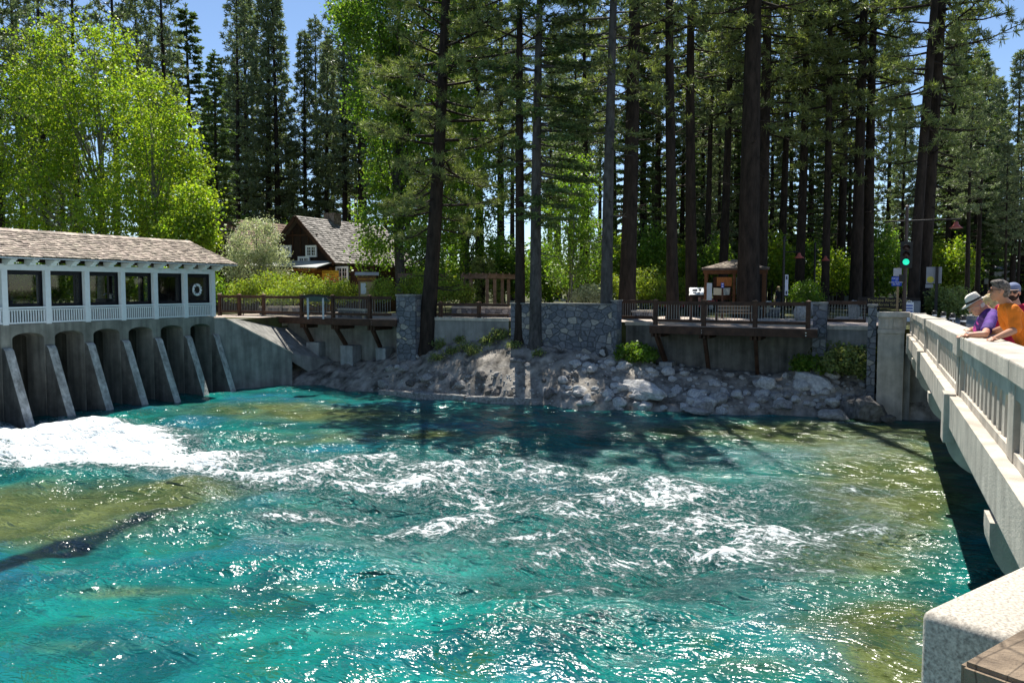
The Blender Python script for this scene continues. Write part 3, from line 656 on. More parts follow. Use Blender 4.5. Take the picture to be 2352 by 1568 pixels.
for a, b in zip(YS[:-1], YS[1:]):
    ga = .30 if a in PIL else (.01 if a in MINOR else 0); gb = .30 if b in PIL else (.01 if b in MINOR else 0)
    mb = MB(); sweep(mb, .91, 1.32, -.17, 0, a+ga, b-gb, 3); Bp(mb, 'cap', bevel=.015)
    wa = .27 if a in PIL else .17; wb = .27 if b in PIL else .17
    mb = MB(); sweep(mb, .945, 1.25, -.30, -.172, a+wa, b-wb, 3); sweep(mb, .945, 1.25, -.795, -.71, a+wa, b-wb, 3)
    ya, yb = a+wa, b-wb; n = max(4, int((yb-ya)/.36)); st = (yb-ya)/n
    for k in range(n):
        y = ya+st*k; w = .085; c = capz(y)
        # one baluster with its share of the arched header
        mb.box(.972, 1.19, y-w+st/2, y+w+st/2, c-.711, c-.301)
        for q in (-1, 1):
            e = y+st/2+q*w; m = y+st/2+q*st/2
            mb.prism([(.972, e, c-.301), (.972, m, c-.301), (.972, m, c-.325), (.972, (e*.55+m*.45), c-.345), (.972, (e*.85+m*.15), c-.375), (.972, e, c-.42)], (.218, 0, 0))
    Bp(mb, 'balustrade_panel')
for y in PIL:
    c = capz(y)
    mb = MB(); mb.box(.93, 1.29, y-.265, y+.265, c-.80, c-.19); mb.box(.912, .929, y-.12, y+.12, c-.79, c-.20); mb.box(.875, 1.36, y-.335, y+.335, c-.26, c+.022); Bp(mb, 'pilaster', bevel=.012)
    mb = MB(); mb.box(.755, .90, y-.22, y+.22, c-1.42, c-.765); Bp(mb, 'fascia_pilaster', bevel=.012)
for y in MINOR:
    c = capz(y); mb = MB(); mb.box(.935, 1.26, y-.165, y+.165, c-.797, c-.172); Bp(mb, 'pilaster', bevel=.01)
for y in (2.6, 7.55, 12.5, 17.4, 22.3, 27.4, 32.5):
    c = capz(y)-1.27; w = .21
    pr = [(.80, c), (.80, c-.12)]+[(.80+.75*(1-cos(t)), c-.12-.52*sin(t)) for t in np.linspace(.15, pi/2, 9)]+[(9.6, c-.64), (9.6, c)]
    mb = MB(); mb.prism([(p, y-w, q) for p, q in pr], (0, 2*w, 0)); Bp(mb, 'floor_beam')
for k in range(3):
    mb = MB(); mb.box(2.2+2.6*k, 2.6+2.6*k, 1, 36, 2.2, 2.78); Bp(mb, 'girder', concrete)
mb = MB(); mb.box(.94, 1.30, 35.403, 36.04, 2.9, capz(35.7)-.01); Bp(mb, 'pilaster', bevel=.01)
mb = MB(); mb.box(.72, 10.5, 36.02, 37.2, -1.2, 2.72); mb.box(.70, 1.0, 35.62, 36.1, -1.2, 2.70); Bp(mb, 'abutment', concrete)
# pier with sunk panels at the far end
PL = PY(2014, 720, 35.4).x; zc0 = capz(35.4)
mb = MB(); mb.box(PL+.06, .75, 35.42, 36.0, -1.2, 3.24); mb.box(PL+.04, .76, 35.38, 36.02, 3.243, 3.40); mb.box(PL+.06, .80, 35.44, 36.0, 3.403, zc0-.18)
mb.box(PL, .93, 35.33, 36.05, zc0-.177, zc0+.02)
for a, b in ((PL+.16, PL+.44), (PL+.56, .70)):
    for q in ((a, b, 3.46, 3.50), (a, b, zc0-.27, zc0-.23), (a, a+.035, 3.501, zc0-.271), (b-.035, b, 3.501, zc0-.271)): mb.box(q[0], q[1], 35.415, 35.445, q[2], q[3])
Bp(mb, 'end_pier', bevel=.01)
# near end block of the parapet and a timber rail in the foreground
zt = 4.44
def top_poly(z, pts): return [PZ(x, y, z) for x, y in pts]
A = PZ(2112, 1398, zt); Bq = PZ(2352, 1290, zt); Cq = PZ(2330, 1450, zt)
u = (Bq-A).normalized(); v = Vector((u.y, -u.x, 0))
if v.dot(Cq-A) < 0: v = -v
nb = thing('parapet_block', 'pale concrete end block of the parapet in the near right corner', 'concrete block', A)
bm = bmesh.new(); w_, l_, h_ = .155, .95, 2.2
vs = [bm.verts.new(q) for q in ((0, 0, -h_), (u.x*l_, u.y*l_, -h_), (u.x*l_+v.x*w_, u.y*l_+v.y*w_, -h_), (v.x*w_, v.y*w_, -h_), (0, 0, 0), (u.x*l_, u.y*l_, 0), (u.x*l_+v.x*w_, u.y*l_+v.y*w_, 0), (v.x*w_, v.y*w_, 0))]
for q in ((3, 2, 1, 0), (4, 5, 6, 7), (0, 1, 5, 4), (1, 2, 6, 5), (2, 3, 7, 6), (3, 0, 4, 7)): bm.faces.new([vs[i] for i in q])
bmesh.ops.bevel(bm, geom=bm.edges[:], offset=.018, segments=3, profile=.5, affect='EDGES')
me = bpy.data.meshes.new('block'); bm.to_mesh(me); bm.free()
link(me, 'block', M('speckled_concrete', (.36, .325, .275), rough=.95, var=.45, scale=160, base2=(.66, .60, .50), bump=.12, bscale=260, detail=9), nb, True)
zt2 = 4.56
A2 = PZ(2203, 1517, zt2); u2 = (PZ(2352, 1434, zt2)-A2).normalized(); v2 = Vector((u2.y, -u2.x, 0))
if v2.dot(PZ(2330, 1568, zt2)-A2) < 0: v2 = -v2
hr = thing('timber_handrail', 'cracked sawn timber rail in the near right corner', 'handrail', A2)
bm = bmesh.new(); w_, l_, h_ = .17, 1.1, .14
vs = [bm.verts.new(q) for q in ((0, 0, -h_), (u2.x*l_, u2.y*l_, -h_), (u2.x*l_+v2.x*w_, u2.y*l_+v2.y*w_, -h_), (v2.x*w_, v2.y*w_, -h_), (0, 0, 0), (u2.x*l_, u2.y*l_, 0), (u2.x*l_+v2.x*w_, u2.y*l_+v2.y*w_, 0), (v2.x*w_, v2.y*w_, 0))]
for q in ((3, 2, 1, 0), (4, 5, 6, 7), (0, 1, 5, 4), (1, 2, 6, 5), (2, 3, 7, 6), (3, 0, 4, 7)): bm.faces.new([vs[i] for i in q])
bmesh.ops.bevel(bm, geom=bm.edges[:], offset=.006, segments=2, affect='EDGES')
me = bpy.data.meshes.new('rail'); bm.to_mesh(me); bm.free()
wm = M('weathered_timber', (.17, .125, .085), rough=.85, var=.35, scale=14, base2=(.33, .25, .17), bump=.5, bscale=30, stretch=(1, 1, 1))
# drying cracks along the grain
t = wm.node_tree; N = t.nodes; L = t.links; tc = N.new('ShaderNodeTexCoord'); mp = N.new('ShaderNodeMapping'); mp.inputs['Rotation'].default_value = (0, 0, -math.atan2(u2.y, u2.x)); L.new(tc.outputs['Object'], mp.inputs[0])
m2 = N.new('ShaderNodeMapping'); m2.inputs['Scale'].default_value = (7, 26, 7); L.new(mp.outputs[0], m2.inputs[0])
vo = N.new('ShaderNodeTexVoronoi'); vo.feature = 'DISTANCE_TO_EDGE'; vo.inputs['Scale'].default_value = 1.0; L.new(m2.outputs[0], vo.inputs[0])
cr = N.new('ShaderNodeMapRange'); cr.inputs[1].default_value = .0; cr.inputs[2].default_value = .035; cr.inputs[3].default_value = .35; cr.inputs[4].default_value = 1.0; L.new(vo.outputs[0], cr.inputs[0])
b = N['Principled BSDF']; src = b.inputs['Base Color'].links[0].from_socket; mx = N.new('ShaderNodeMix'); mx.data_type = 'RGBA'; mx.blend_type = 'MULTIPLY'; mx.inputs[0].default_value = 1
L.new(src, mx.inputs[6]); L.new(cr.outputs[0], mx.inputs[7]); L.new(mx.outputs[2], b.inputs['Base Color'])
link(me, 'rail', wm, hr)
mb = MB(); q = u2*.5+v2*.085; mb.frame_box((q.x, q.y, -1.0), u2*.07, v2*.07, (0, 0, .858)); mb.build('post', timber, hr)
# ================================================================== RETAINING WALLS AND PILLARS
stone = stone_mat('stone_masonry', 2.7)
stone_s = stone_mat('stone_small', 3.2, (.14, .13, .13), (.42, .38, .35))
def wall_box(name, label, x0, x1, y0, y1, z0, z1, mat, cat='wall', cap=.0, capm=None, capname='coping'):
    t = thing(name, label, cat, ((x0+x1)/2, (y0+y1)/2, z0)); c = t.location
    mb = MB(); mb.box(x0-c.x, x1-c.x, y0-c.y, y1-c.y, 0, z1-z0-cap); mb.build('masonry' if 'stone' in mat.name else 'wall_face', mat, t, bevel=.015)
    if cap:
        mb = MB(); mb.box(x0-c.x-.04, x1-c.x+.04, y0-c.y-.04, y1-c.y+.04, z1-z0-cap+.001, z1-z0); mb.build(capname, capm or conc_light, t, bevel=.012)
    return t
wall_box('retaining_wall', 'streaked concrete retaining wall under the left timber deck', -33.2, -22.45, 37.38, 37.9, -.5, 3.40, concrete)
# edge kerb left of the deck
k0 = PZ(498, 722, 3.5); k1 = PZ(607, 722, 3.5)
XK = -32.7
tag(MB().box(-33.6, -30.68, 36.9, 37.375, 2.9, 3.47).build('concrete_kerb', conc_light), 'pale concrete kerb at the head of the sloping apron', 'kerb')
p1a = PY(904, 700, 35.9); p1b = PY(957, 700, 35.9)
wall_box('stone_pillar', 'square grey stone pillar between the left deck and the leaning pine', p1a.x+.25, p1b.x, 35.75, 37.0, .6, PY(930, 676, 35.8).z, stone, 'pillar', .09, concrete)
wall_box('retaining_wall', 'low concrete wall with a pale ledge behind the leaning pine', p1b.x+.003, -16.62, 36.58, 37.0, 1.0, 3.55, concrete, cap=.16, capm=conc_light)
sw0 = PY(1174, 700, 36.2); sw1 = PY(1406, 700, 36.2)
wall_box('stone_wall', 'long blue grey stone wall behind the pair of straight pines', sw0.x, sw1.x, 36.15, 36.75, 1.2, PY(1290, 696, 36.2).z, stone, cap=.07, capm=concrete)
wall_box('stone_pillar', 'slim stone post at the right end of the long stone wall', sw1.x+.003, sw1.x+.25, 36.10, 36.9, 1.2, PY(1412, 689, 36.2).z, stone, 'pillar', .06, concrete)
wall_box('retaining_wall', 'shaded concrete wall with a pale ledge behind the right timber deck', sw1.x+.253, -2.45, 37.58, 38.0, .3, 3.45, M('shaded_concrete', (.17, .165, .15), rough=.95, var=.35, scale=1.6, streak=.5, bump=.3), cap=.18, capm=conc_light)  # darker concrete copy: shade under the deck put into the colour
p2a = PY(1868, 700, 36.6); p2b = PY(1893, 700, 36.6)
wall_box('stone_pillar', 'grey block pillar at the right end of the right deck', p2a.x, p2b.x+.1, 36.5, 37.3, 1.0, PY(1880, 694, 36.5).z, stone, 'pillar', .08, concrete)
wall_box('retaining_wall', 'concrete wall with a pale ledge between the block pillar and the bridge', p2b.x+.103, PL-.32, 37.0, 37.5, .8, 3.45, concrete, cap=.17, capm=conc_light)
wall_box('stone_pillar', 'narrow stone pillar against the end pier of the bridge', PL-.315, PL-.01, 35.5, 36.6, -.4, PY(2020, 699, 35.6).z, stone, 'pillar', .07, concrete)
# ================================================================== TIMBER RAILINGS AND DECKS
tim_top = M('worn_timber', (.16, .085, .045), rough=.7, var=.4, scale=5)
wire = M('wire_panel', (.30, .31, .30), rough=.4, var=.1, metal=.3)
def railing(label, pts, h=1.08, posts=None, infill='bars', pw=.17, ends=(0, 0), drop=.30, low=.13, capped=True):
    """pts: base points of the posts, left to right"""
    t = thing('timber_railing', label, 'railing', pts[0]); o = Vector(pts[0]); P = [Vector(q)-o for q in pts]
    for i, q in enumerate(P):
        if posts is not None and i not in posts: continue
        d = (P[min(i+1, len(P)-1)]-P[max(0, i-1)]); d.z = 0; d.normalize(); n = Vector((-d.y, d.x, 0)); s = pw/2
        mb = MB(); mb.frame_box(q+Vector((0, 0, (h-drop)/2)), d*s, n*s, (0, 0, (h+drop)/2)); p = mb.build('post', timber, t, bevel=.01)
        if capped:
            mb = MB(); z = h+.003; c = [q+d*(a*(s+.015))+n*(b*(s+.015)) for a, b in ((-1, -1), (1, -1), (1, 1), (-1, 1))]
            mb.add([k+Vector((0, 0, z)) for k in c]+[k+Vector((0, 0, z+.02)) for k in c]+[q+Vector((0, 0, z+.075))], [(3, 2, 1, 0), (0, 1, 5, 4), (1, 2, 6, 5), (2, 3, 7, 6), (3, 0, 4, 7), (4, 5, 8), (5, 6, 8), (6, 7, 8), (7, 4, 8)])
            mb.build('post_cap', tim_top, p)
    for a, b in zip(P[:-1], P[1:]):
        d = (b-a).normalized(); a2, b2 = a+d*pw*.5, b-d*pw*.5
        mb = MB(); z = h-.10; mb.bar(a2+Vector((0, 0, z)), b2+Vector((0, 0, z)), .12, .15); mb.build('top_rail', timber, t, bevel=.008)
        mb = MB(); mb.bar(a2+Vector((0, 0, low+.06)), b2+Vector((0, 0, low+.06)), .11, .13); mb.build('bottom_rail', timber, t, bevel=.008)
        if infill:
            mb = MB(); L_ = (b2-a2).length; n = max(2, int(L_/.115))
            for k in range(n):
                q = a2.lerp(b2, (k+.5)/n); mb.bar(q+Vector((0, 0, low+.125)), q+Vector((0, 0, h-.176)), .014, .014, up=(1, 0, 0))
            if infill == 'grid':
                for k in range(1, 5):
                    z = low+.12+(h-.3-low)*k/5; mb.bar(a2+Vector((0, 0, z)), b2+Vector((0, 0, z)), .008, .008)
            mb.build('wire_infill', wire, t)
    return t
ZD = 3.47
d1 = [PZ(*q, ZD) for q in ((550, 723), (606, 724))]
YD1 = 35.75
def onY(x, Y, z): v = PY(x, 700, Y); v.z = z; return v
L0 = Vector((-30.75, 33.4, ZD)); 
left_pts = [onY(x, 37.15, ZD) for x in (505, 550, 606)]
railing('dark timber railing on the kerb beside the gatehouse', left_pts, h=1.15)
dk = [onY(606, 37.0, ZD), onY(693, 36.35, ZD), onY(765, 35.9, ZD), onY(849, 35.6, ZD), onY(903, 36.1, ZD)]
railing('dark timber railing along the front of the left viewing deck', dk, h=1.14, posts=(1, 2, 3), drop=.25)
def deck(label, pts, back, floor_t=.06, beam=.34, foot_px=(), strut=True):
    t = thing('viewing_deck', label, 'deck', pts[0]); o = Vector(pts[0]); P = [Vector(q)-o for q in pts]; B = [Vector(q)-o for q in back]
    mb = MB(); pl = [q+Vector((0, 0, -floor_t)) for q in P]+[q+Vector((0, 0, -floor_t)) for q in reversed(B)]; mb.prism(pl, (0, 0, floor_t)); mb.build('floor', M('deck_planks', (.34, .27, .22), rough=.85, var=.25, scale=4, stretch=(6, .6, 1)), t)
    for a, b in zip(P[:-1], P[1:]):
        d = (b-a).normalized(); n = Vector((d.y, -d.x, 0)); 
        mb = MB(); mb.bar(a+n*.05+Vector((0, 0, -beam/2-.02)), b+n*.05+Vector((0, 0, -beam/2-.02)), .10, beam); mb.build('edge_beam', timber, t, bevel=.01)
    return t, o
dt, do = deck('brown timber viewing deck propped on struts left of the stone pillar', [onY(606, 37.05, 3.44), onY(693, 36.3, 3.44), onY(765, 35.8, 3.44), onY(850, 35.5, 3.44), onY(912, 35.65, 3.44)], [onY(606, 37.3, 3.44), onY(693, 37.3, 3.44), onY(765, 37.3, 3.44), onY(850, 37.3, 3.44), onY(905, 37.3, 3.44)])
def bolts(t, o, q, n=4):
    mb = MB()
    for a in (-.075, .075):
        for b in (-.16, -.27):
            mb.lathe([(.001, 0), (.026, 0), (.026, .02), (.001, .02)], Vector(q)-o+Vector((a, 0, b)), 8, ax=(0, -1, 0))
    mb.build('bolts', steel, t)
for x, Y in ((693, 36.24), (765, 35.73), (849, 35.43)): bolts(dt, do, onY(x, Y, 3.44))
def underpin(t, o, px, Yf, strut_foot, foot_top, foot_bot, fw=.34, fd=.8):
    q = onY(px, Yf, 3.44)-o
    for s in (-.17, 0, .17):
        mb = MB(); mb.bar(q+Vector((s, .10, -.46)), q+Vector((s, 1.75, -.46)), .11, .26); mb.build('joist', timber, t)
    f = strut_foot-o; mb = MB(); mb.bar(q+Vector((0, .25, -.55)), f, .15, .2); mb.build('strut', timber, t)
    return f
ft1 = M('footing_concrete', (.33, .34, .34), rough=.9, var=.25, scale=2, streak=.35, bump=.2)
def footing(label, px0, px1, y, ztop, zbot, depth=.8):
    a = onY(px0, y, 0); b = onY(px1, y, 0)
    t = MB().box(a.x, b.x, y, y+depth, zbot, ztop).build('concrete_footing', ft1, bevel=.015)
    return tag(t, label, 'footing')
for x, Yf, fx, fy, ft, fb, x0, x1, lb in ((693, 36.3, 720, 36.75, 2.05, .2, 702, 730, 'leftmost concrete footing under the left deck'), (765, 35.8, 795, 36.5, 1.95, .2, 780, 808, 'middle concrete footing with a pipe end under the left deck'), (849, 35.5, 878, 36.3, 1.9, .3, 862, 884, 'concrete footing under the left deck nearest the stone pillar')):
    fp = onY((x0+x1)/2, fy+.35, ft); underpin(dt, do, x, Yf, fp, ft, fb); footing(lb, x0, x1, fy, ft, fb)
# short low railing behind the leaning pine
q = [onY(x, 36.75, 3.56) for x in (962, 1012, 1100, 1172)]
railing('low dark timber railing between the stone pillar and the stone wall', q, h=.72, posts=(1, 2), infill=None, low=.06, drop=.02)
# right deck
q = [onY(x, 37.75, 3.46) for x in (1419, 1504)]
railing('short timber railing with wire infill left of the right deck', q, h=1.02, posts=())
rd = [onY(1506, 35.95, 3.40), onY(1617, 35.6, 3.40), onY(1735, 35.35, 3.40), onY(1857, 35.2, 3.40)]
railing('long dark timber railing along the front of the right viewing deck', rd, h=1.06, drop=.30)
railing('short return of timber railing at the left end of the right deck', [onY(1500, 37.45, 3.42), onY(1505, 36.15, 3.42)], h=1.06, posts=())
dt2, do2 = deck('brown timber viewing deck overhanging the riprap on the right', [onY(1494, 35.9, 3.38), onY(1617, 35.5, 3.38), onY(1735, 35.25, 3.38), onY(1880, 35.05, 3.38)], [onY(1494, 37.5, 3.38), onY(1617, 37.5, 3.38), onY(1735, 37.5, 3.38), onY(1880, 37.0, 3.38)])
for x, Y in ((1506, 35.8), (1617, 35.43), (1735, 35.18), (1857, 35.0)): bolts(dt2, do2, onY(x, Y, 3.38))
for x, Yf, fy, ft, fb, x0, x1, lb in ((1506, 35.9, 36.5, 1.7, .3, 1515, 1545, 'left concrete footing under the right deck'), (1617, 35.5, 36.6, 1.3, .3, 1613, 1648, 'middle concrete footing in the shade under the right deck'), (1735, 35.25, 36.6, 1.25, .3, 1726, 1760, 'right concrete footing in the shade under the right deck')):
    fp = onY((x0+x1)/2, fy+.35, ft); underpin(dt2, do2, x, Yf, fp, ft, fb); footing(lb, x0, x1, fy, ft, fb)
q = [onY(1896, 37.2, 3.46), Vector((PL-.33, 37.2, 3.46))]
railing('timber railing with square wire mesh between the block pillar and the bridge', q, h=1.04, posts=(), infill='grid')
# ================================================================== TREES
needle = M('pine_needles', (.185, .225, .085), rough=.45, var=.4, scale=.5, island=.5, hue=.02, trans=.36, tcol=(1.35, 1.45, .6), spec=.5)
needle_far = M('far_needles', (.18, .215, .115), rough=.5, var=.35, scale=.4, island=.4, hue=.02, trans=.30, tcol=(1.2, 1.4, .8), spec=.35)
needle_fir = M('fir_needles', (.11, .16, .06), rough=.6, var=.4, scale=.6, island=.35, hue=.02, trans=.28, tcol=(1.3, 1.5, .5), spec=.3)
leaf_aspen = M('aspen_leaves', (.20, .30, .028), rough=.45, var=.25, scale=.5, island=.35, hue=.025, trans=.55, tcol=(1.55, 1.5, .7), spec=.5)
leaf_green = M('green_leaves', (.135, .235, .030), rough=.45, var=.3, scale=.5, island=.4, hue=.02, trans=.5, tcol=(1.5, 1.5, .7), spec=.5)
leaf_silver = M('silver_leaves', (.40, .44, .29), rough=.5, var=.25, scale=.8, island=.35, hue=.02, trans=.4, tcol=(1.3, 1.35, .9), spec=.5)
leaf_bush = M('bush_leaves', (.23, .31, .045), rough=.5, var=.3, scale=1.2, island=.4, hue=.03, trans=.45, tcol=(1.5, 1.45, .6), spec=.4)
leaf_weed = M('weed_leaves', (.22, .27, .09), rough=.6, var=.3, scale=2, island=.4, hue=.03, trans=.4, tcol=(1.3, 1.3, .7))
def norm(a): return a/np.maximum(np.linalg.norm(a, axis=1, keepdims=True), 1e-6)
def tufts_mesh(P, D, k, ln, w, rng, spread=.8, flat=1.0):
    n = len(P); P = np.repeat(np.array(P), k, 0); D = np.repeat(norm(np.array(D)), k, 0)
    R = rng.normal(0, 1, (n*k, 3)); R[:, 2] *= flat
    d = norm(D*.6+R*spread*.75); L_ = ln*(.65+.6*rng.rand(n*k, 1))
    s = norm(np.cross(d, rng.normal(0, 1, (n*k, 3))))*w*.5
    base = P+rng.normal(0, 1, (n*k, 3))*ln*.12
    V = np.stack([base-s*.6, base+s*.6, base+d*L_*.6+s, base+d*L_, base+d*L_*.6-s], 1).reshape(-1, 3)
    F = (np.arange(n*k)*5)[:, None]+np.arange(5)[None, :]
    return V, F
def leaves_mesh(C, rng, per, sig, size, asp=.75, up=.35):
    """C: cluster centres (n,3) + radius; per leaves around each"""
    n = len(C); X = np.repeat(C, per, 0); m = len(X)
    G = rng.normal(0, 1, (m, 3))*np.array([1, 1, .75])*sig
    X = X+G; nn = norm(rng.normal(0, 1, (m, 3))+np.array([0, 0, up])); a = norm(np.cross(nn, rng.normal(0, 1, (m, 3)))); b = np.cross(nn, a)
    s = size*(.6+.8*rng.rand(m, 1))*.5
    V = np.stack([X-a*s, X-b*s*asp+a*s*.1, X+a*s, X+b*s*asp+a*s*.1], 1).reshape(-1, 3)
    F = (np.arange(m)*4)[:, None]+np.arange(4)[None, :]
    return V, F
def conifer(seed, h, r0, c0, R, nb=90, kind='pine', lean=0.0, zmax=None, k=9, ln=.30, w=.045, dens=1.0, dead=8, bend=0.0, prof=.75, gap=.0, side=None):
    """returns (trunk MB, needle V, F); crown from c0*h to the top"""
    rng = np.random.RandomState(seed); rr = random.Random(seed); tb = MB(); P = []; D = []
    def axis(z):
        t = z/h; return Vector((lean*z+bend*sin(t*pi)*.6+.08*sin(t*5+seed), .06*sin(t*4+seed*2), z))
    zs = [-.4, 0, .25, .7, 1.6]+[h*t for t in np.linspace(.12, .99, 12)]
    rs = [r0*1.5, r0*1.38, r0*1.15, r0*1.05, r0]+[r0*(1-.88*t**1.05) for t in np.linspace(.12, .99, 12)]
    tb.tube([axis(z) for z in zs], rs, 10)
    for i in range(nb+dead):
        isdead = i >= nb
        t = ((i+rr.random())/nb) if not isdead else 0
        z = h*(c0+(.985-c0)*t) if not isdead else h*c0*rr.uniform(.45, 1.05)
        if zmax and z > zmax: continue
        if gap and rr.random() < gap: continue
        az = i*2.399963+rr.uniform(-.5, .5)
        if side is not None and rr.random() < .55: az = side+rr.gauss(0, .7)
        shape = ((1-t)**prof)*(.62+.38*min(1, t*5))
        L_ = R*shape*rr.uniform(.55, 1.12)+.35 if not isdead else R*rr.uniform(.2, .5)
        el = (rad(-14)+rad(48)*t**1.2)+rr.uniform(-.34, .30) if kind == 'pine' else (rad(-14)+rad(32)*t)+rr.uniform(-.12, .12)
        p = axis(z); dh = Vector((cos(az), sin(az), 0)); tr = r0*(1-.88*(z/h))
        up = .34 if kind == 'pine' else .10
        def at(s): return p+dh*(L_*s*cos(el))+Vector((0, 0, L_*(s*sin(el)+up*(s-.35)**2*(1 if s > .35 else -.25))))
        br = max(.012, min(tr*.4, .018*L_+.012))
        tb.tube([at(q) for q in (0, .3, .65, 1.0)], [br, br*.8, br*.5, br*.2], 4, cap=False)
        if isdead:
            for q in (.5, .8):
                e = at(q); tb.tube([e, e+dh*.4+Vector((rr.uniform(-.3, .3), rr.uniform(-.3, .3), rr.uniform(-.1, .4)))], [.012, .004], 3, cap=False)
            continue
        ns = max(3, int(L_*4.2*dens))
        for j in range(ns):
            s = .30+.70*(j+.6)/ns; q = at(s); a2 = az+(1 if j % 2 else -1)*rr.uniform(.35, 1.15)
            l2 = (.20*L_*(1.15-s)+.30)*rr.uniform(.7, 1.25); d2 = Vector((cos(a2), sin(a2), rr.uniform(-.05, .45) if kind == 'pine' else rr.uniform(-.18, .08))).normalized()
            e = q+d2*l2; tb.tube([q, e], [br*.35+.004, .004], 3, cap=False)
            if kind == 'pine':
                for f_ in ((.55, 1.0) if l2 > .75 else (1.0,)):
                    P.append(q+d2*l2*f_); D.append(d2+Vector((0, 0, .35)))
            else:
                for f_ in (.2, .45, .7, .95): P.append(q+d2*l2*f_); D.append(d2)
        P.append(at(1.0)); D.append(dh+Vector((0, 0, .4)))
    if not zmax or zmax >= h:
        for q in range(5): P.append(axis(h*(.97+.008*q))); D.append(Vector((0, 0, 1)))
    V, F = tufts_mesh(P, D, k, ln, w, rng, 1.15 if kind == 'pine' else .8, 1.0 if kind == 'pine' else .45)
    return tb, V, F
def add_tree(name, label, loc, tb, V, F, bk, nd, cat='tree', group=None, rz=0, scale=None, crown='crown'):
    t = thing(name, label, cat, loc, rz, group)
    tb.build('trunk', bk, t, smooth=True, fix=False); np_mesh(crown, V, F, nd, t)
    if scale: t.scale = scale if hasattr(scale, '__len__') else (scale,)*3
    return t
def lean_of(px0, py0, px1, py1): return (px1-px0)/(py0-py1)
# ---- the four pines on the bank
def bank_tree(px, py, z, **kw):
    v, d = bank_at(px, py, -.08); return v
def view_rot(loc):
    """rotation that turns local +x to the viewer's right at loc"""
    return math.atan2(loc.y, loc.x)-pi/2
b1 = bank_tree(975, 800, 2.0)
add_tree('leaning_pine', 'thick dark pine leaning right on the bank, nearest the stone pillar', b1, *conifer(1, 31, .43, .20, 4.3, 120, 'pine', lean=.062, zmax=24, k=46, ln=.30, w=.026, dens=.80, dead=10, bend=.25, prof=.40, gap=.08), bark, needle, rz=view_rot(b1))
b2 = bank_tree(1191, 782, 2.5)
add_tree('straight_pine', 'straight dark pine on the bank, left of the close pair before the stone wall', b2, *conifer(2, 30, .265, .34, 3.3, 95, 'pine', lean=.008, zmax=24, k=42, ln=.29, w=.026, dens=.80, dead=14, prof=.45, gap=.12), bark, needle, rz=view_rot(b2))
b3 = bank_tree(1230, 792, 2.3)
add_tree('fir_tree', 'grey barked fir on the bank, right of the close pair before the stone wall', b3, *conifer(3, 27, .31, .22, 2.9, 125, 'fir', lean=.012, zmax=24, k=7, ln=.22, w=.06, dens=1.15, dead=8, prof=.5, side=-.2), bark_grey, needle_fir, rz=view_rot(b3))
b4 = bank_tree(1395, 802, 2.1)
add_tree('fir_tree', 'slim grey fir on the bank with thin sunlit foliage, right of the stone wall', b4, *conifer(4, 29, .31, .30, 2.6, 80, 'fir', lean=.008, zmax=24, k=7, ln=.22, w=.06, dens=.9, dead=20, prof=.5, gap=.2), bark_grey, M('pale_fir_needles', (.13, .155, .06), rough=.6, var=.35, island=.35, trans=.3, tcol=(1.3, 1.4, .7)), rz=view_rot(b4))
# ---- big trunks behind the promenade: (px, depth, px at the top, r, h, crown0, R, nb, label)
big = [(1436, 43, 1452, .46, 36, .30, 3.6, 110, 'thick dark pine standing just right of the slim grey fir', .25),
       (1543, 43, 1533, .33, 35, .45, 3.4, 95, 'straight bare dark trunk left of the tilted information panel', .25),
       (1590, 47, 1580, .36, 34, .36, 4.0, 105, 'dark pine rising behind the tilted information panel', .2),
       (1722, 44, 1720, .62, 38, .40, 4.6, 130, 'broadest dark pine trunk in front of the shingled kiosk', .05),
       (1749, 50, 1748, .42, 36, .30, 3.6, 110, 'dark pine half hidden behind the broadest trunk', .05),
       (1835, 54, 1838, .34, 33, .42, 4.0, 110, 'dark pine trunk behind the bell lamp with the banner', .05),
       (1892, 52, 1893, .27, 35, .25, 3.2, 105, 'slim dark pine directly behind the curved arm lamp', .15),
       (1962, 52, 1970, .40, 38, .33, 4.4, 130, 'left trunk of the dark pine pair behind the standing stone', .05),
       (1993, 53, 1992, .38, 36, .28, 4.0, 120, 'right trunk of the dark pine pair behind the standing stone', .08),
       (2099, 43, 2123, .30, 36, .30, 3.4, 85, 'left of two dark trunks leaning right beside the traffic signal', .35),
       (2123, 44, 2137, .37, 37, .22, 4.4, 130, 'right and thicker of two trunks leaning right beside the traffic signal', .12)]
for i, (px, d, pt, r, h, c0, R, nb_, lb, gp) in enumerate(big):
    loc = GP(px, d, ZG-.05)
    zm = EYE+(700/FPX)*d+1.0
    add_tree('tall_pine', lb, loc, *conifer(20+i, h, r, c0, R, nb_, 'pine', lean=(pt-px)/690, zmax=zm, k=30, ln=.36, w=.042, dens=.5, dead=16, prof=.4, gap=gp), bark, needle, rz=view_rot(loc))
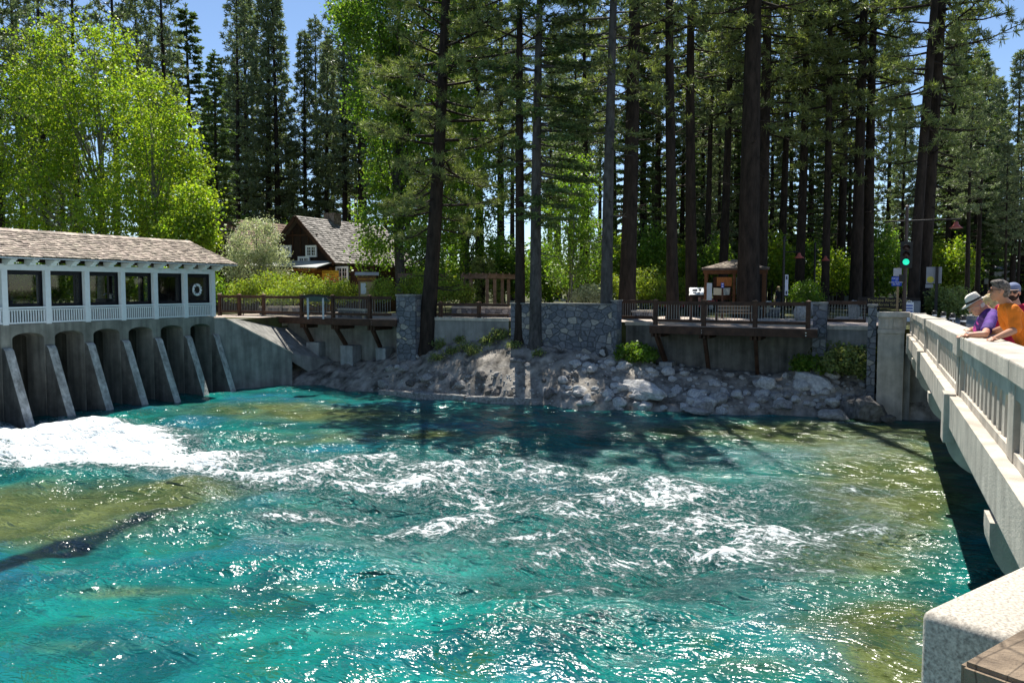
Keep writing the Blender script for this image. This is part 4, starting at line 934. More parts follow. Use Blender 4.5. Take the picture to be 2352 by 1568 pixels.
# ---- instanced forest
def proto(seed, h, r, c0, R, nb_, kind='pine', nd=None, **kw):
    tb, V, F = conifer(seed, h, r, c0, R, nb_, kind, **kw)
    t = add_tree('pine_tree', 'x', (0, 0, -500), tb, V, F, bark, nd or needle_far); return t
PR = {'tall': proto(51, 32, .34, .33, 3.1, 105, k=18, ln=.42, w=.085, dens=.5, dead=14, prof=.7),
      'tall2': proto(52, 31, .33, .42, 3.5, 95, k=18, ln=.42, w=.085, dens=.5, dead=18, prof=.6, gap=.12),
      'spire': proto(53, 30, .36, .22, 2.7, 130, k=16, ln=.42, w=.095, dens=.7, dead=8, prof=.95),
      'fir': proto(54, 27, .34, .12, 3.0, 150, 'fir', needle_fir, k=8, ln=.30, w=.10, dens=.9, dead=4, prof=.8)}
used = set()
def forest(kind, px, d, label, group=None, ytop=None, sc=None, name=None):
    p = PR[kind]; h0 = {'tall': 32, 'tall2': 31, 'spire': 30, 'fir': 27}[kind]
    loc = GP(px, d, ZG-.05)
    s = sc or 1.0
    if ytop is not None: s = (EYE+(662-ytop)/FPX*d-ZG)/h0
    o = p if kind not in used else dup(p); used.add(kind)
    o.location = loc; o.rotation_euler = (random.uniform(-.012, .012), random.uniform(-.012, .012), random.uniform(0, 6.28)); o.scale = (s*random.uniform(.9, 1.1),)*2+(s,)
    o.name = name or ('fir_tree' if kind == 'fir' else 'pine_tree'); tag(o, label, 'tree', group)
    return o
random.seed(5)
GB = 'background pines beyond the cabin'
forest('spire', 641, 84, 'tallest pine with a pointed top behind the cabin', None, -12)
forest('fir', 500, 60, 'dense dark fir right of the bright aspens', None, 130)
forest('tall', 396, 62, 'pine with a long bare trunk above the right half of the bright aspens', None, -140)
forest('tall2', 272, 60, 'pine rising behind the middle of the bright aspens', None, -170)
forest('tall2', 8, 50, 'dark pine trunk at the left edge of the photo', None, -260)
forest('tall', 110, 58, 'pine rising above the top of the leftmost aspen', None, -200)
forest('tall', 60, 60, 'pine behind the leftmost part of the aspen foliage', None, -150)
forest('tall2', 185, 64, 'pine behind the highest aspen, between two other pines', None, -120)
forest('tall', 335, 66, 'pine rising behind the right shoulder of the aspens', None, -90)
forest('fir', 450, 70, 'dark fir left of the dense dark fir', None, 30)
forest('tall', 549, 82, 'pine left of the pointed pine', None, -30)
for px, d, yt in ((568, 88, -20), (592, 94, 20), (622, 86, -60), (702, 88, 85), (732, 90, 55), (752, 86, 100), (768, 96, 120)):
    forest(random.choice(('spire', 'tall')), px, d, 'dark pine in the stand behind the cabin roof, left of the tall cottonwood', 'pines behind the cabin roof', yt)
for px, d, yt in ((793, 84, -60), (826, 82, -90), (838, 88, -40)):
    forest('tall', px, d, 'straight dark pine at the left edge of the tall cottonwood', 'pines beside the cottonwood', yt)
for px, d in ((1345, 64), (1410, 74), (1375, 90), (1310, 80), (1100, 62), (1065, 75), (1150, 70), (1480, 62), (1508, 66), (1625, 58), (1662, 55), (1690, 68), (1795, 60), (1860, 66), (1925, 64)):
    forest(random.choice(('tall', 'tall2')), px, d, 'dark pine trunk in the second row behind the promenade', 'second row of pines', None, random.uniform(.85, 1.1))
for px, d, yt in ((2222, 52, 200), (2246, 58, 150), (2175, 66, 60), (2200, 76, 30), (2255, 70, 170)):
    forest('tall2' if d < 60 else 'tall', px, d, 'bushy pine before the grey building at the right', 'pines before the grey building', yt)
forest('spire', 2325, 62, 'pointed pine at the right edge of the photo', None, 128)
forest('fir', 2290, 78, 'fir between the pointed pine and the bushy pines at the right', None, 215)
for px, d in ((2308, 55), (2338, 57)): forest('tall2', px, d, 'dark trunk at the right edge before the grey building', 'trunks at the right edge', 330)
for px, d, yt in ((1455, 60, 60), (1500, 72, 140), (1565, 66, 120), (1610, 70, 90), (1648, 62, 200), (1672, 74, 150), (1705, 66, 230), (1770, 64, 140), (1812, 70, 100), (1860, 62, 210), (1908, 70, 120), (1945, 66, 180), (2035, 72, 90), (2070, 66, 230), (2180, 70, 60), (2240, 66, 120), (2275, 72, 190), (2345, 66, 240)):
    forest(random.choice(('fir', 'spire')), px, d, 'dark conifer with low branches filling the gaps between the tall trunks', 'low branched conifers between the trunks', yt)
# far rows
for i in range(50):
    px = random.uniform(-60, 2420); d = random.uniform(88, 150)
    yt = random.uniform(60, 230) if px < 560 or 800 < px < 1300 or px > 2180 else (random.uniform(230, 330) if px < 800 else random.uniform(120, 300))
    if px > 2200: yt = random.uniform(250, 330)
    forest(random.choice(('tall', 'spire', 'fir', 'tall2')), px, d, 'distant conifer in the far rows of the forest', 'distant conifers', yt)
# ---- broadleaf trees
def broadleaf(seed, h, r0, lobes, ncl, per, sig, size, stems=1, limbs=14, shell=.55):
    """lobes: (x, y, z, rx, ry, rz) ellipsoids holding the leaf clusters"""
    rng = np.random.RandomState(seed); rr = random.Random(seed); tb = MB()
    vol = np.array([l[3]*l[4]*l[5] for l in lobes]); cnt = np.maximum(4, (ncl*vol**.75/np.sum(vol**.75)).astype(int)); C = []
    for l, n in zip(lobes, cnt):
        u = norm(rng.normal(0, 1, (n, 3)))*(shell+(1-shell)*rng.rand(n, 1))**.6*(.75+.35*rng.rand(n, 1)); C.append(np.array(l[:3])+u*np.array(l[3:]))
    C = np.concatenate(C)
    for s in range(stems):
        a = s*2.4; o = Vector((.35*s*cos(a), .35*s*sin(a), 0)); top = Vector((o.x*3+rr.uniform(-.4, .4), o.y*3, h*(.92-.1*s)))
        f = lambda t: o.lerp(top, t)+Vector((.15*sin(t*6+seed+s), .12*cos(t*5), 0))
        tb.tube([f(t) for t in (-.02, .0, .1, .3, .5, .7, .9)], [r0*1.3, r0*1.2, r0, r0*.8, r0*.6, r0*.4, r0*.12], 8)
    idx = rng.choice(len(C), min(len(C), limbs*stems), False)
    for c in C[idx]:
        c = Vector(c); z = max(h*.12, c.z*.62-.3*math.hypot(c.x, c.y)); p = Vector((0, 0, max(z, .4)))
        p = o.lerp(top, min(.9, p.z/h)) if stems == 1 else p
        m = p.lerp(c, .5)+Vector((0, 0, -.25)); tb.tube([p, m, c], [r0*.28, r0*.16, .012], 5, cap=False)
    V, F = leaves_mesh(C, rng, per, sig, size)
    return tb, V, F
def bl(name, label, px, d, lobes_px, h_py, r0, mat, bk, ncl, per, sig, size, seed, z=ZG, stems=1, cat='tree', limbs=14, group=None, flatten=.85, z0=None):
    loc = GP(px, d, z); m = d/FPX; lob = []
    for (lx, ly, rx, ry) in lobes_px:
        lob.append(((lx-px)*m, random.uniform(-.6, .6), EYE+(662-ly)*m-z, rx*m, rx*m*flatten, ry*m))
    h = EYE+(662-h_py)*m-z
    return add_tree(name, label, loc, *broadleaf(seed, h, r0, lob, ncl, per, sig, size, stems, limbs), bk, mat, cat=cat, rz=view_rot(loc), crown='foliage', group=group)
random.seed(11)
bl('aspen_tree', 'broad bright green aspen with the highest top, behind the gatehouse roof', 238, 50, [(215, 190, 110, 140), (130, 190, 95, 140), (250, 330, 150, 170), (90, 340, 120, 150), (270, 130, 60, 90), (150, 470, 150, 110)], 60, .20, leaf_aspen, bark_aspen, 820, 34, .30, .155, 61, limbs=60)
bl('aspen_tree', 'rounded bright green aspen right of the highest aspen', 350, 48, [(340, 260, 90, 100), (390, 330, 80, 100), (350, 430, 120, 130), (440, 420, 65, 80), (300, 500, 120, 70)], 170, .17, leaf_aspen, bark_aspen, 560, 34, .30, .155, 62, limbs=30)
bl('aspen_tree', 'low bright aspen beside the silver leaved tree and the gatehouse roof', 450, 46, [(448, 480, 48, 60), (425, 540, 72, 50), (466, 548, 30, 40)], 420, .09, leaf_aspen, bark_aspen, 240, 34, .3, .16, 63, limbs=14)
bl('aspen_tree', 'bright aspen cut off by the left edge of the photo', 10, 52, [(10, 300, 90, 150), (40, 200, 50, 80), (20, 480, 110, 110), (-60, 380, 90, 150)], 150, .16, leaf_aspen, bark_aspen, 420, 32, .36, .17, 64, limbs=20)
bl('cottonwood_tree', 'tall yellow green cottonwood filling the space behind the leaning pine', 918, 56, [(880, 60, 110, 110), (960, 40, 110, 120), (880, 230, 80, 110), (990, 220, 100, 120), (920, 380, 90, 100), (1040, 330, 80, 110), (880, 520, 60, 80), (1010, 480, 90, 90), (1060, 60, 70, 110), (820, 40, 50, 50), (1000, -80, 150, 90), (860, 590, 40, 60)], -150, .34, leaf_green, bark_grey, 1700, 34, .40, .20, 65, limbs=50)
bl('cottonwood_tree', 'second green cottonwood stem filled with leaves behind the pair of pines', 1080, 60, [(1090, 560, 60, 70), (1120, 420, 60, 90), (1040, 600, 60, 50), (1150, 600, 40, 50)], 300, .2, leaf_green, bark_grey, 260, 30, .36, .18, 66, limbs=20)
bl('young_aspen', 'slender young aspen with two thin stems between the fir pair and the slim fir', 1320, 45, [(1320, 420, 55, 70), (1300, 520, 65, 80), (1350, 560, 50, 70), (1310, 620, 60, 40)], 350, .06, leaf_green, bark_aspen, 330, 28, .26, .13, 67, stems=2, limbs=16)
bl('young_aspen', 'young green aspen left of the pergola', 985, 50, [(985, 600, 40, 60), (960, 560, 35, 50)], 520, .07, leaf_green, bark_aspen, 120, 28, .28, .14, 68, limbs=10)
bl('silver_tree', 'pale silver leaved tree in front of the cabin', 592, 55, [(592, 560, 58, 55), (604, 516, 28, 26), (570, 612, 60, 42), (628, 602, 42, 46), (548, 580, 28, 42)], 480, .10, leaf_silver, bark_grey, 360, 34, .22, .11, 69, limbs=24)
bl('maple_tree', 'bright green tree behind the traffic signal', 2030, 70, [(2030, 600, 45, 60), (2010, 640, 40, 40), (2050, 560, 30, 40)], 520, .12, leaf_green, bark_grey, 260, 28, .34, .18, 70)
bl('maple_tree', 'light green loose tree behind the back of the street sign', 2165, 62, [(2165, 600, 45, 45), (2190, 640, 40, 40), (2150, 660, 40, 40)], 545, .10, leaf_bush, bark_grey, 260, 28, .32, .16, 71)
fg = 'bright broadleaf trees between the far trunks'
for i, (px, d, y0, rx, ry) in enumerate(((560, 84, 560, 40, 70), (720, 90, 560, 40, 80), (770, 84, 560, 30, 60), (1465, 80, 590, 50, 70), (1560, 88, 580, 40, 70), (1650, 92, 560, 50, 80), (1690, 85, 600, 40, 60), (1790, 90, 560, 40, 70), (1870, 95, 560, 40, 60), (1400, 78, 600, 40, 60), (1220, 80, 600, 60, 60), (2230, 90, 560, 60, 70), (1510, 95, 470, 50, 80), (660, 95, 570, 40, 70))):
    bl('broadleaf_tree', 'bright green broadleaf tree far behind the pine trunks', px, d, [(px, y0, rx, ry), (px+rx*.6, y0+ry*.4, rx*.7, ry*.6), (px-rx*.6, y0+ry*.3, rx*.7, ry*.7)], y0-ry, .14, leaf_green, bark_grey, 130, 26, .5, .3, 80+i, group=fg)
# greenery across the back of the site
random.seed(31)
fb = 'leafy bushes along the back of the site'
for i in range(46):
    px = -40+i*54+random.uniform(-18, 18); d = random.uniform(60, 92)
    if 560 < px < 900: d = random.uniform(76, 92)
    y0 = random.uniform(628, 655); rx = random.uniform(34, 56); ry = random.uniform(22, 44)
    bl('leafy_bush', 'green leafy bush in the row along the back of the site', px, d, [(px, y0, rx, ry), (px+rx*.5, y0+ry*.4, rx*.6, ry*.6)], y0-ry*.5, .04, (leaf_green, leaf_bush)[i % 2], bark_grey, 90, 26, .42, .26, 400+i, cat='bush', limbs=8, group=fb)
gl = 'leafy bushes seen through the gatehouse windows'
for i in range(9):
    px = 10+i*56; bl('leafy_bush', 'green leafy bush seen through the gatehouse windows', px, 53+i % 3, [(px, 640, 44, 40), (px+20, 665, 40, 30)], 600, .04, (leaf_green, leaf_aspen)[i % 2], bark_grey, 110, 28, .34, .17, 460+i, cat='bush', limbs=8, group=gl)
gm = 'sunlit saplings between the tall trunks'
for i, (px, y0, ry) in enumerate(((1418, 590, 60), (1462, 620, 45), (1500, 570, 60), (1562, 610, 50), (1640, 600, 50), (1700, 640, 30), (1775, 590, 60), (1815, 630, 40), (1865, 600, 50), (1915, 620, 50), (2015, 570, 60), (2060, 620, 40), (2200, 600, 50), (1245, 610, 50), (1150, 590, 50))):
    bl('sapling', 'sunlit green sapling growing between the tall trunks', px, 55+(i*5) % 9, [(px, y0, 34, ry), (px+20, y0+20, 24, ry*.7), (px-22, y0+24, 22, ry*.6)], y0-ry, .05, (leaf_green, leaf_aspen)[i % 3 == 0], bark_grey, 120, 26, .34, .17, 500+i, limbs=8, group=gm)
# ---- shrubs
def shrub(label, px, d, y0, rx, ry, mat, seed, ncl=90, per=30, size=.10, sig=.18, z=ZG, group=None, name='shrub'):
    return bl(name, label, px, d, [(px, y0, rx, ry), (px-rx*.5, y0+ry*.3, rx*.6, ry*.7), (px+rx*.5, y0+ry*.25, rx*.6, ry*.75)], y0-ry*.5, .025, mat, bark_grey, ncl, per, sig, size, seed, z=z, cat='shrub', limbs=14, group=group, flatten=1.0)
g1 = 'yellow green shrubs in front of the cabin'
for i, (px, y, rx, ry) in enumerate(((560, 668, 34, 24), (610, 655, 40, 32), (660, 658, 40, 34), (705, 660, 40, 30), (750, 664, 40, 28), (795, 668, 34, 26), (640, 678, 40, 18), (730, 680, 40, 16))):
    shrub('yellow green shrub in the long bed before the cabin', px, 49+(i % 3), y, rx, ry, leaf_bush, 100+i, 95, 30, group=g1)
g2 = 'green shrubs right of the notice board'
for i, (px, y, rx, ry) in enumerate(((880, 665, 26, 24), (950, 655, 30, 34), (985, 672, 34, 24), (1030, 662, 30, 32), (1065, 672, 20, 22))):
    shrub('green shrub between the notice board and the pergola', px, 47+(i % 2), y, rx, ry, leaf_bush, 120+i, 80, 30, group=g2)
shrub('whitish flowering shrub under the young aspen', 1355, 44, 676, 36, 20, leaf_silver, 131, 120, 30)
shrub('green shrub between the young aspen and the slim fir', 1385, 50, 650, 40, 30, leaf_bush, 132, 100, 30)
g3 = 'pale green shrubs behind the railing right of the slim fir'
for i, (px, y, rx, ry) in enumerate(((1470, 668, 36, 32), (1510, 672, 30, 26), (1565, 668, 30, 34), (1490, 650, 40, 40), (1440, 676, 20, 20))):
    shrub('pale green shrub among the trunks left of the kiosk', px, 50+2*(i % 3), y, rx, ry, leaf_bush, 140+i, 90, 30, group=g3)
shrub('dark green shrub beside the bell lamp with the banner', 1850, 48, 672, 34, 26, leaf_green, 150, 110, 30)
g4 = 'small pines behind the bridge bollards'
for i, (px, y, rx, ry) in enumerate(((2165, 690, 26, 26), (2200, 690, 26, 30), (2145, 700, 16, 24), (2185, 705, 30, 18))):
    shrub('soft pale young pine growing behind the bridge bollards', px, 42+i, y, rx, ry, leaf_weed, 155+i, 110, 26, .12, .2, group=g4)
# bank vegetation
def bank_shrub(label, px, py, w, h, mat, seed, n=60, size=.08, group=None, name='shrub'):
    q, d = bank_at(px, py); m = d/FPX
    lob = [(0, 0, h*.55, w, w*.7, h*.5), (w*.5, 0, h*.35, w*.5, w*.5, h*.4), (-w*.5, 0, h*.35, w*.5, w*.5, h*.4)]
    t = add_tree(name, label, q, *broadleaf(seed, h, .015, lob, n, 26, .11, size, 1, 10), bark_grey, mat, cat='shrub', rz=view_rot(q), crown='foliage', group=group)
    return t
bank_shrub('large leafy shrub on the bank beside the bridge pier', 1960, 866, 1.35, 1.25, leaf_weed, 171, 240, .12)
bank_shrub('small bushy shrub left of the large shrub by the bridge pier', 1905, 846, .7, 1.3, leaf_weed, 172, 130, .11)
bank_shrub('low shrub touching the bridge pier', 2030, 862, .5, .6, leaf_weed, 173, 60, .1)
bank_shrub('shaded shrub under the right end of the right deck', 1870, 855, .9, .7, leaf_green, 174, 90, .12)
bank_shrub('dark shrub under the left end of the right deck', 1460, 830, 1.0, .8, leaf_green, 175, 100, .12)
bank_shrub('small dark shrub beside the stone pillar and the leaning pine', 930, 775, .35, .7, leaf_green, 176, 50, .09)
gw = 'weeds on the slope between the leaning pine and the fir pair'
for i, (px, py) in enumerate(((1020, 775), (1045, 765), (1075, 760), (1105, 755), (1130, 762), (1155, 768), (1100, 775), (1060, 785), (1010, 800), (1040, 812), (1145, 780), (1075, 800), (1120, 790), (1170, 775), (1005, 825), (1090, 815))):
    bank_shrub('yellow green weed clump on the slope between the pines', px, py, random.uniform(.25, .5), random.uniform(.2, .55), leaf_weed, 200+i, 26, .07, gw, 'weed_clump')
gw2 = 'weeds along the foot of the stone wall'
for i, (px, py) in enumerate(((1260, 785), (1290, 778), (1320, 788), (1350, 782), (1235, 815), (1375, 800), (1180, 800))):
    bank_shrub('small weed clump at the foot of the stone wall', px, py, random.uniform(.15, .35), random.uniform(.2, .4), leaf_weed, 230+i, 16, .07, gw2, 'weed_clump')
# dead grey branches by the bridge pier
q, d = bank_at(1950, 815); rr = random.Random(9); mb = MB()
for i in range(26):
    a = rr.uniform(-1.3, 1.3); l = rr.uniform(.8, 2.0); p0 = Vector((rr.uniform(-.4, .6), 0, 0)); p1 = p0+Vector((sin(a)*l*.6, rr.uniform(-.4, .2), l*.35)); p2 = p1+Vector((sin(a)*l*.4+rr.uniform(-.2, .2), rr.uniform(-.2, .2), rr.uniform(-.1, .4)))
    mb.tube([p0, p1, p2], [.016, .010, .004], 4, cap=False)
o = mb.build('dead_brush', M('dead_wood', (.30, .27, .24), rough=.9)); o.location = q; tag(o, 'tangle of bare grey branches above the large shrub by the pier', 'dead bush')
# ================================================================== BUILDINGS
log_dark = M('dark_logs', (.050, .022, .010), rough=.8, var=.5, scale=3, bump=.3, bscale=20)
log_amber = M('varnished_logs', (.26, .105, .022), rough=.6, var=.5, scale=4, bump=.3, bscale=20)  # brighter, redder brown than the dark logs
win_glass = M('window_glass', (.02, .025, .03), rough=.05, spec=.6)
def window(parent, c, w, h, ax, name='window', cols=4, rows=3):
    """flat casement window: c centre, ax right vector; faces the viewer"""
    c = Vector(c); ax = Vector(ax); n = Vector((ax.y, -ax.x, 0))
    mb = MB(); f = .07
    for s in (-1, 1):
        mb.frame_box(c+ax*(s*(w/2)), ax*f, n*.05, (0, 0, h/2+f)); mb.frame_box(c+Vector((0, 0, s*h/2)), ax*(w/2-f), n*.045, (0, 0, f))
    mb.frame_box(c, ax*.045, n*.04, (0, 0, h/2-f))
    for k in range(1, cols):
        if k*2 != cols: mb.frame_box(c+ax*(w*(k/cols-.5)), ax*.014, n*.03, (0, 0, h/2-f))
    for k in range(1, rows): mb.frame_box(c+Vector((0, 0, h*(k/rows-.5))), ax*(w/2-f), n*.028, (0, 0, .014))
    o = mb.build(name, white_paint, parent)
    mb = MB(); mb.frame_box(c, ax*(w/2-.02), n*.01, (0, 0, h/2-.02)); mb.build('pane', win_glass, o)
def cabin():
    Yg = 46.5
    ap = PY(678, 495, Yg); er = PY(768, 604, Yg); hw = er.x-ap.x; fe = PX(847, 609, er.x); Yb = max(fe.y, Yg+9)+2
    t = thing('log_cabin', 'dark log cabin with a steep shingled roof and white windows behind the shrubs', 'cabin', (ap.x, Yg, ZG))
    o = Vector((ap.x, Yg, ZG)); za, ze = ap.z-ZG, er.z-ZG
    sl = (za-ze)/hw; wx = hw-.55; zw = za-sl*wx-.12
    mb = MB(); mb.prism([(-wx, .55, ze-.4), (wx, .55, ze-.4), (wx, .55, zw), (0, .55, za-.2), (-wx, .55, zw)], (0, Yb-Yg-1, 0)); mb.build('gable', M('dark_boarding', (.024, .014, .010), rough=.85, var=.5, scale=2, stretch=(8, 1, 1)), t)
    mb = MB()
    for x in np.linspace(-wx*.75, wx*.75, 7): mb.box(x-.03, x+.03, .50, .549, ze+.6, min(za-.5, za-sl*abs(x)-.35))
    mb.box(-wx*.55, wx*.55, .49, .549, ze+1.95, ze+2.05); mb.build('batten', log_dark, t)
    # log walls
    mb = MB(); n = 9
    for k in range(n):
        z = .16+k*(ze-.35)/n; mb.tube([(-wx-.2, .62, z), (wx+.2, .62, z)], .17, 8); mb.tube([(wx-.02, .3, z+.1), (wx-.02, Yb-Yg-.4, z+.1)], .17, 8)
    mb.build('log_wall', log_amber, t)
    # roof slopes
    for s in (1, -1):
        mb = MB(); a = Vector((s*hw, 0, ze)); b = Vector((0, 0, za)); L_ = Yb-Yg
        mb.prism([a, b, b+Vector((0, 0, -.12)), a+Vector((0, 0, -.12))], (0, L_, 0)); r = mb.build('roof', M('roof_board', (.1, .08, .06)), t)
        if s == 1:
            mb = MB(); shingle_slope(mb, (hw+.05, 0, ze), (hw+.05, L_, ze), (0, 0, za), (0, L_, za), 22, .24, .035, random.Random(8)); mb.build('shingles', M('grey_shingle', (.27, .25, .235), rough=.85, var=.25, scale=14, island=.5), r, fix=False)
        mb = MB(); d = (b-a).normalized(); mb.bar(a+Vector((0, -.03, -.1)), b+Vector((0, -.03, -.1)), .06, .26); mb.build('bargeboard', log_dark, t)
    mb = MB(); c = PX(765, 500, ap.x)-o; mb.box(-.5, .4, c.y-.45, c.y+.45, za-1.3, za+.40); mb.box(-.56, .46, c.y-.5, c.y+.5, za+.401, za+.50); mb.build('chimney', M('chimney_stone', (.20, .14, .11), rough=.95, var=.6, scale=5, base2=(.36, .30, .26), bump=.8, bscale=8), t)
    q = lambda x, y, Y=Yg+.48: PY(x, y, Y)-o
    for x, y, w, h in ((715, 577, .80, .68), (657, 577, .80, .68)): window(t, q(x, y), w, h, (1, 0, 0))
    w0 = q(697, 605, Yg+.35); window(t, (w0.x, .40, w0.z), .85, .85, (1, 0, 0)); w0 = q(810, 630, Yg+2.0); window(t, (wx+.9, .38, q(808, 630).z), .9, .95, (1, 0, 0))
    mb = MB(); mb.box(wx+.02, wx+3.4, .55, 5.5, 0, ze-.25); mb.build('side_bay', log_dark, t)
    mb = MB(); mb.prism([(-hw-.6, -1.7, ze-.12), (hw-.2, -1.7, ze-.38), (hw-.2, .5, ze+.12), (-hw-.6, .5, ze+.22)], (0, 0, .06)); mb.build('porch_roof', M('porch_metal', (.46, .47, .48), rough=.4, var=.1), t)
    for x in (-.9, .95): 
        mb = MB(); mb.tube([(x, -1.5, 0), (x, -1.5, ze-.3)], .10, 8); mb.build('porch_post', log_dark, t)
    mb = MB(); mb.box(-hw-.5, hw-.3, -1.62, -1.5, ze-.52, ze-.40); mb.build('porch_beam', log_amber, t)
    # banner
    bp = PY(759, 637, Yg-.2); bn = thing('banner', 'red and yellow banner hung on the cabin front', 'banner', bp)
    mb = MB(); mb.box(-.68, .68, -.02, .02, -.42, .45)
    gm = bpy.data.materials.new('banner_print'); gm.use_nodes = True; N = gm.node_tree.nodes; L = gm.node_tree.links; tc = N.new('ShaderNodeTexCoord'); sp = N.new('ShaderNodeSeparateXYZ'); L.new(tc.outputs['Object'], sp.inputs[0])
    rp = N.new('ShaderNodeValToRGB'); mr = N.new('ShaderNodeMapRange'); mr.inputs[1].default_value = -.42; mr.inputs[2].default_value = .45; L.new(sp.outputs[2], mr.inputs[0]); L.new(mr.outputs[0], rp.inputs[0])
    rp.color_ramp.elements[0].color = (.45, .01, .02, 1); rp.color_ramp.elements[1].color = (.8, .5, .03, 1); e = rp.color_ramp.elements.new(.38); e.color = (.55, .03, .02, 1); e = rp.color_ramp.elements.new(.55); e.color = (.7, .3, .02, 1); L.new(rp.outputs[0], N['Principled BSDF'].inputs['Base Color'])
    mb.build('cloth', gm, bn)
    rt = Matrix(((1, 0, 0), (0, 0, -1), (0, 1, 0)))
    bt = M('banner_black', (.02, .01, .01)); 
    text('lettering', 'THE BEARS ARE COMING', .115, bt, bn, (0, -.03, .34), rt); text('lettering', 'Lives Among Us', .12, bt, bn, (0, -.03, .20), rt); text('lettering', 'EXHIBIT OPEN DAILY', .10, white_paint, bn, (0, -.03, -.22), rt)
    # the lower wing at the left
    t2 = thing('cabin_wing', 'long shingled roof of the cabin wing behind the silver leaved tree', 'cabin', (ap.x-6.2, Yg-1.5, ZG))
    o2 = t2.location; r0 = PX(506, 500, ap.x-6.2)-Vector(o2); za2 = r0.z; hw2 = 3.9; ze2 = 2.3; y0, y1 = r0.y-1.2, r0.y+9
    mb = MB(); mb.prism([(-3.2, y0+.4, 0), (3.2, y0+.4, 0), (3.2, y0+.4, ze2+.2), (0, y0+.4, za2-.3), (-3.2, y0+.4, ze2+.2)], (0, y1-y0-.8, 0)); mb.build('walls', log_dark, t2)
    for s in (1, -1):
        mb = MB(); mb.prism([(s*hw2, y0, ze2), (0, y0, za2), (0, y0, za2-.12), (s*hw2, y0, ze2-.12)], (0, y1-y0, 0)); r = mb.build('roof', MATS['roof_board'], t2)
        if s == 1:
            mb = MB(); shingle_slope(mb, (hw2+.05, y0, ze2), (hw2+.05, y1, ze2), (0, y0, za2), (0, y1, za2), 22, .24, .035, random.Random(9)); mb.build('shingles', M('red_shingle', (.23, .155, .115), rough=.85, var=.25, scale=14, island=.4, hue=.01), r, fix=False)
cabin()
def face(px, d, z): 
    v = GP(px, d, z); return v, view_rot(v)
FR = Matrix(((1, 0, 0), (0, 0, -1), (0, 1, 0)))      # lettering that faces the local -y side
def S(px, d): return px*d/FPX
# grey building at the right
v, rz = face(2300, 75, ZG)
t = thing('grey_building', 'low grey roofed building behind the trunks at the right edge', 'building', v, rz); m = 75/FPX
zr = lambda y: EYE+(662-y)*m-ZG
mb = MB(); mb.box(-2.6, 9, .6, 8, 0, zr(648)); mb.build('wall', M('dark_wall', (.03, .028, .028), rough=.8), t)
mb = MB(); mb.prism([(-3, -.2, zr(652)), (-3, .1, zr(652)), (-3, .1, zr(622)), (-3, -.2, zr(622))], (12, 0, 0)); mb.build('fascia', M('grey_fascia', (.33, .32, .33), rough=.7, var=.1), t)
mb = MB(); mb.prism([(-3.1, -.25, zr(622)+.01), (-3.1, 6, zr(598)), (-3.1, 6, zr(600)), (-3.1, .2, zr(622)-.1)], (12.2, 0, 0)); mb.build('roof', M('grey_roofing', (.17, .165, .17), rough=.8, var=.2, scale=8, stretch=(1, 6, 1)), t)
for x in (-1.2, 1.4, 4): mb = MB(); mb.box(x-.5, x+.5, .55, .598, .3, 2.1); mb.build('window', win_glass, t)
# ---- kiosk
d = 46.0; m = d/FPX; v, rz = face(1688, d, ZG); zr = lambda y: EYE+(662-y)*m-ZG; xx = lambda px: (px-1688)*m
t = thing('kiosk', 'open information kiosk with a hipped shingle roof behind the right railing', 'kiosk', v, rz)
he, ha = zr(617), zr(596.5); w = xx(1761)
mb = MB(); mb.add([(-w, -w*.7, he), (w, -w*.7, he), (w, w*.7, he), (-w, w*.7, he), (0, 0, ha), (-w, -w*.7, he-.1), (w, -w*.7, he-.1), (w, w*.7, he-.1), (-w, w*.7, he-.1)], [(0, 1, 4), (1, 2, 4), (2, 3, 4), (3, 0, 4), (0, 5, 6, 1), (1, 6, 7, 2), (2, 7, 8, 3), (3, 8, 5, 0), (8, 7, 6, 5)]); r = mb.build('roof', M('kiosk_roof', (.11, .085, .07), rough=.9, var=.5, scale=3, bump=.6, bscale=10), t)
mb = MB(); shingle_slope(mb, (-w, -w*.7, he), (w, -w*.7, he), (-.06, 0, ha), (.06, 0, ha), 8, .2, .03, random.Random(2)); mb.build('shingles', shingle, r, fix=False)
kw = M('kiosk_timber', (.13, .055, .022), rough=.7, var=.4, scale=4)
for x, y in ((-1.55, -.9), (1.55, -.9), (-1.55, .9), (1.55, .9), (-.05, -.95)): mb = MB(); mb.box(x-.08, x+.08, y-.08, y+.08, 0, he-.1); mb.build('post', kw, t)
mb = MB(); mb.box(-1.7, 1.7, -1.02, -.86, he-.3, he-.101); mb.box(-1.7, 1.7, .86, 1.02, he-.3, he-.101); mb.build('beam', kw, t)
mb = MB(); mb.box(xx(1648), xx(1681), -.78, -.72, zr(657), zr(637)); mb.build('wood_panel', M('orange_panel', (.36, .13, .03), rough=.6, var=.4, scale=3, stretch=(6, 1, 1)), t)
mb = MB(); mb.box(xx(1640), xx(1681), -.70, -.64, zr(688), zr(636)); mb.build('dark_panel', log_dark, t)
pw = M('pale_poster', (.50, .60, .66), rough=.5, var=.1)
mb = MB(); mb.box(xx(1626.5), xx(1638), -1.0, -.95, zr(689), zr(650)); mb.build('poster', pw, t)
mb = MB(); mb.box(xx(1691), xx(1697), -.98, -.93, zr(675), zr(638)); mb.build('poster', M('grey_poster', (.25, .3, .3)), t)
mb = MB(); mb.prism([(xx(1641), -.95, zr(677)), (xx(1659), -.99, zr(677.5)), (xx(1659), -.99, zr(662)), (xx(1641), -.95, zr(661))], (0, .04, 0)); mb.build('map_board', M('cream_print', (.62, .58, .42), rough=.5, var=.15), t)
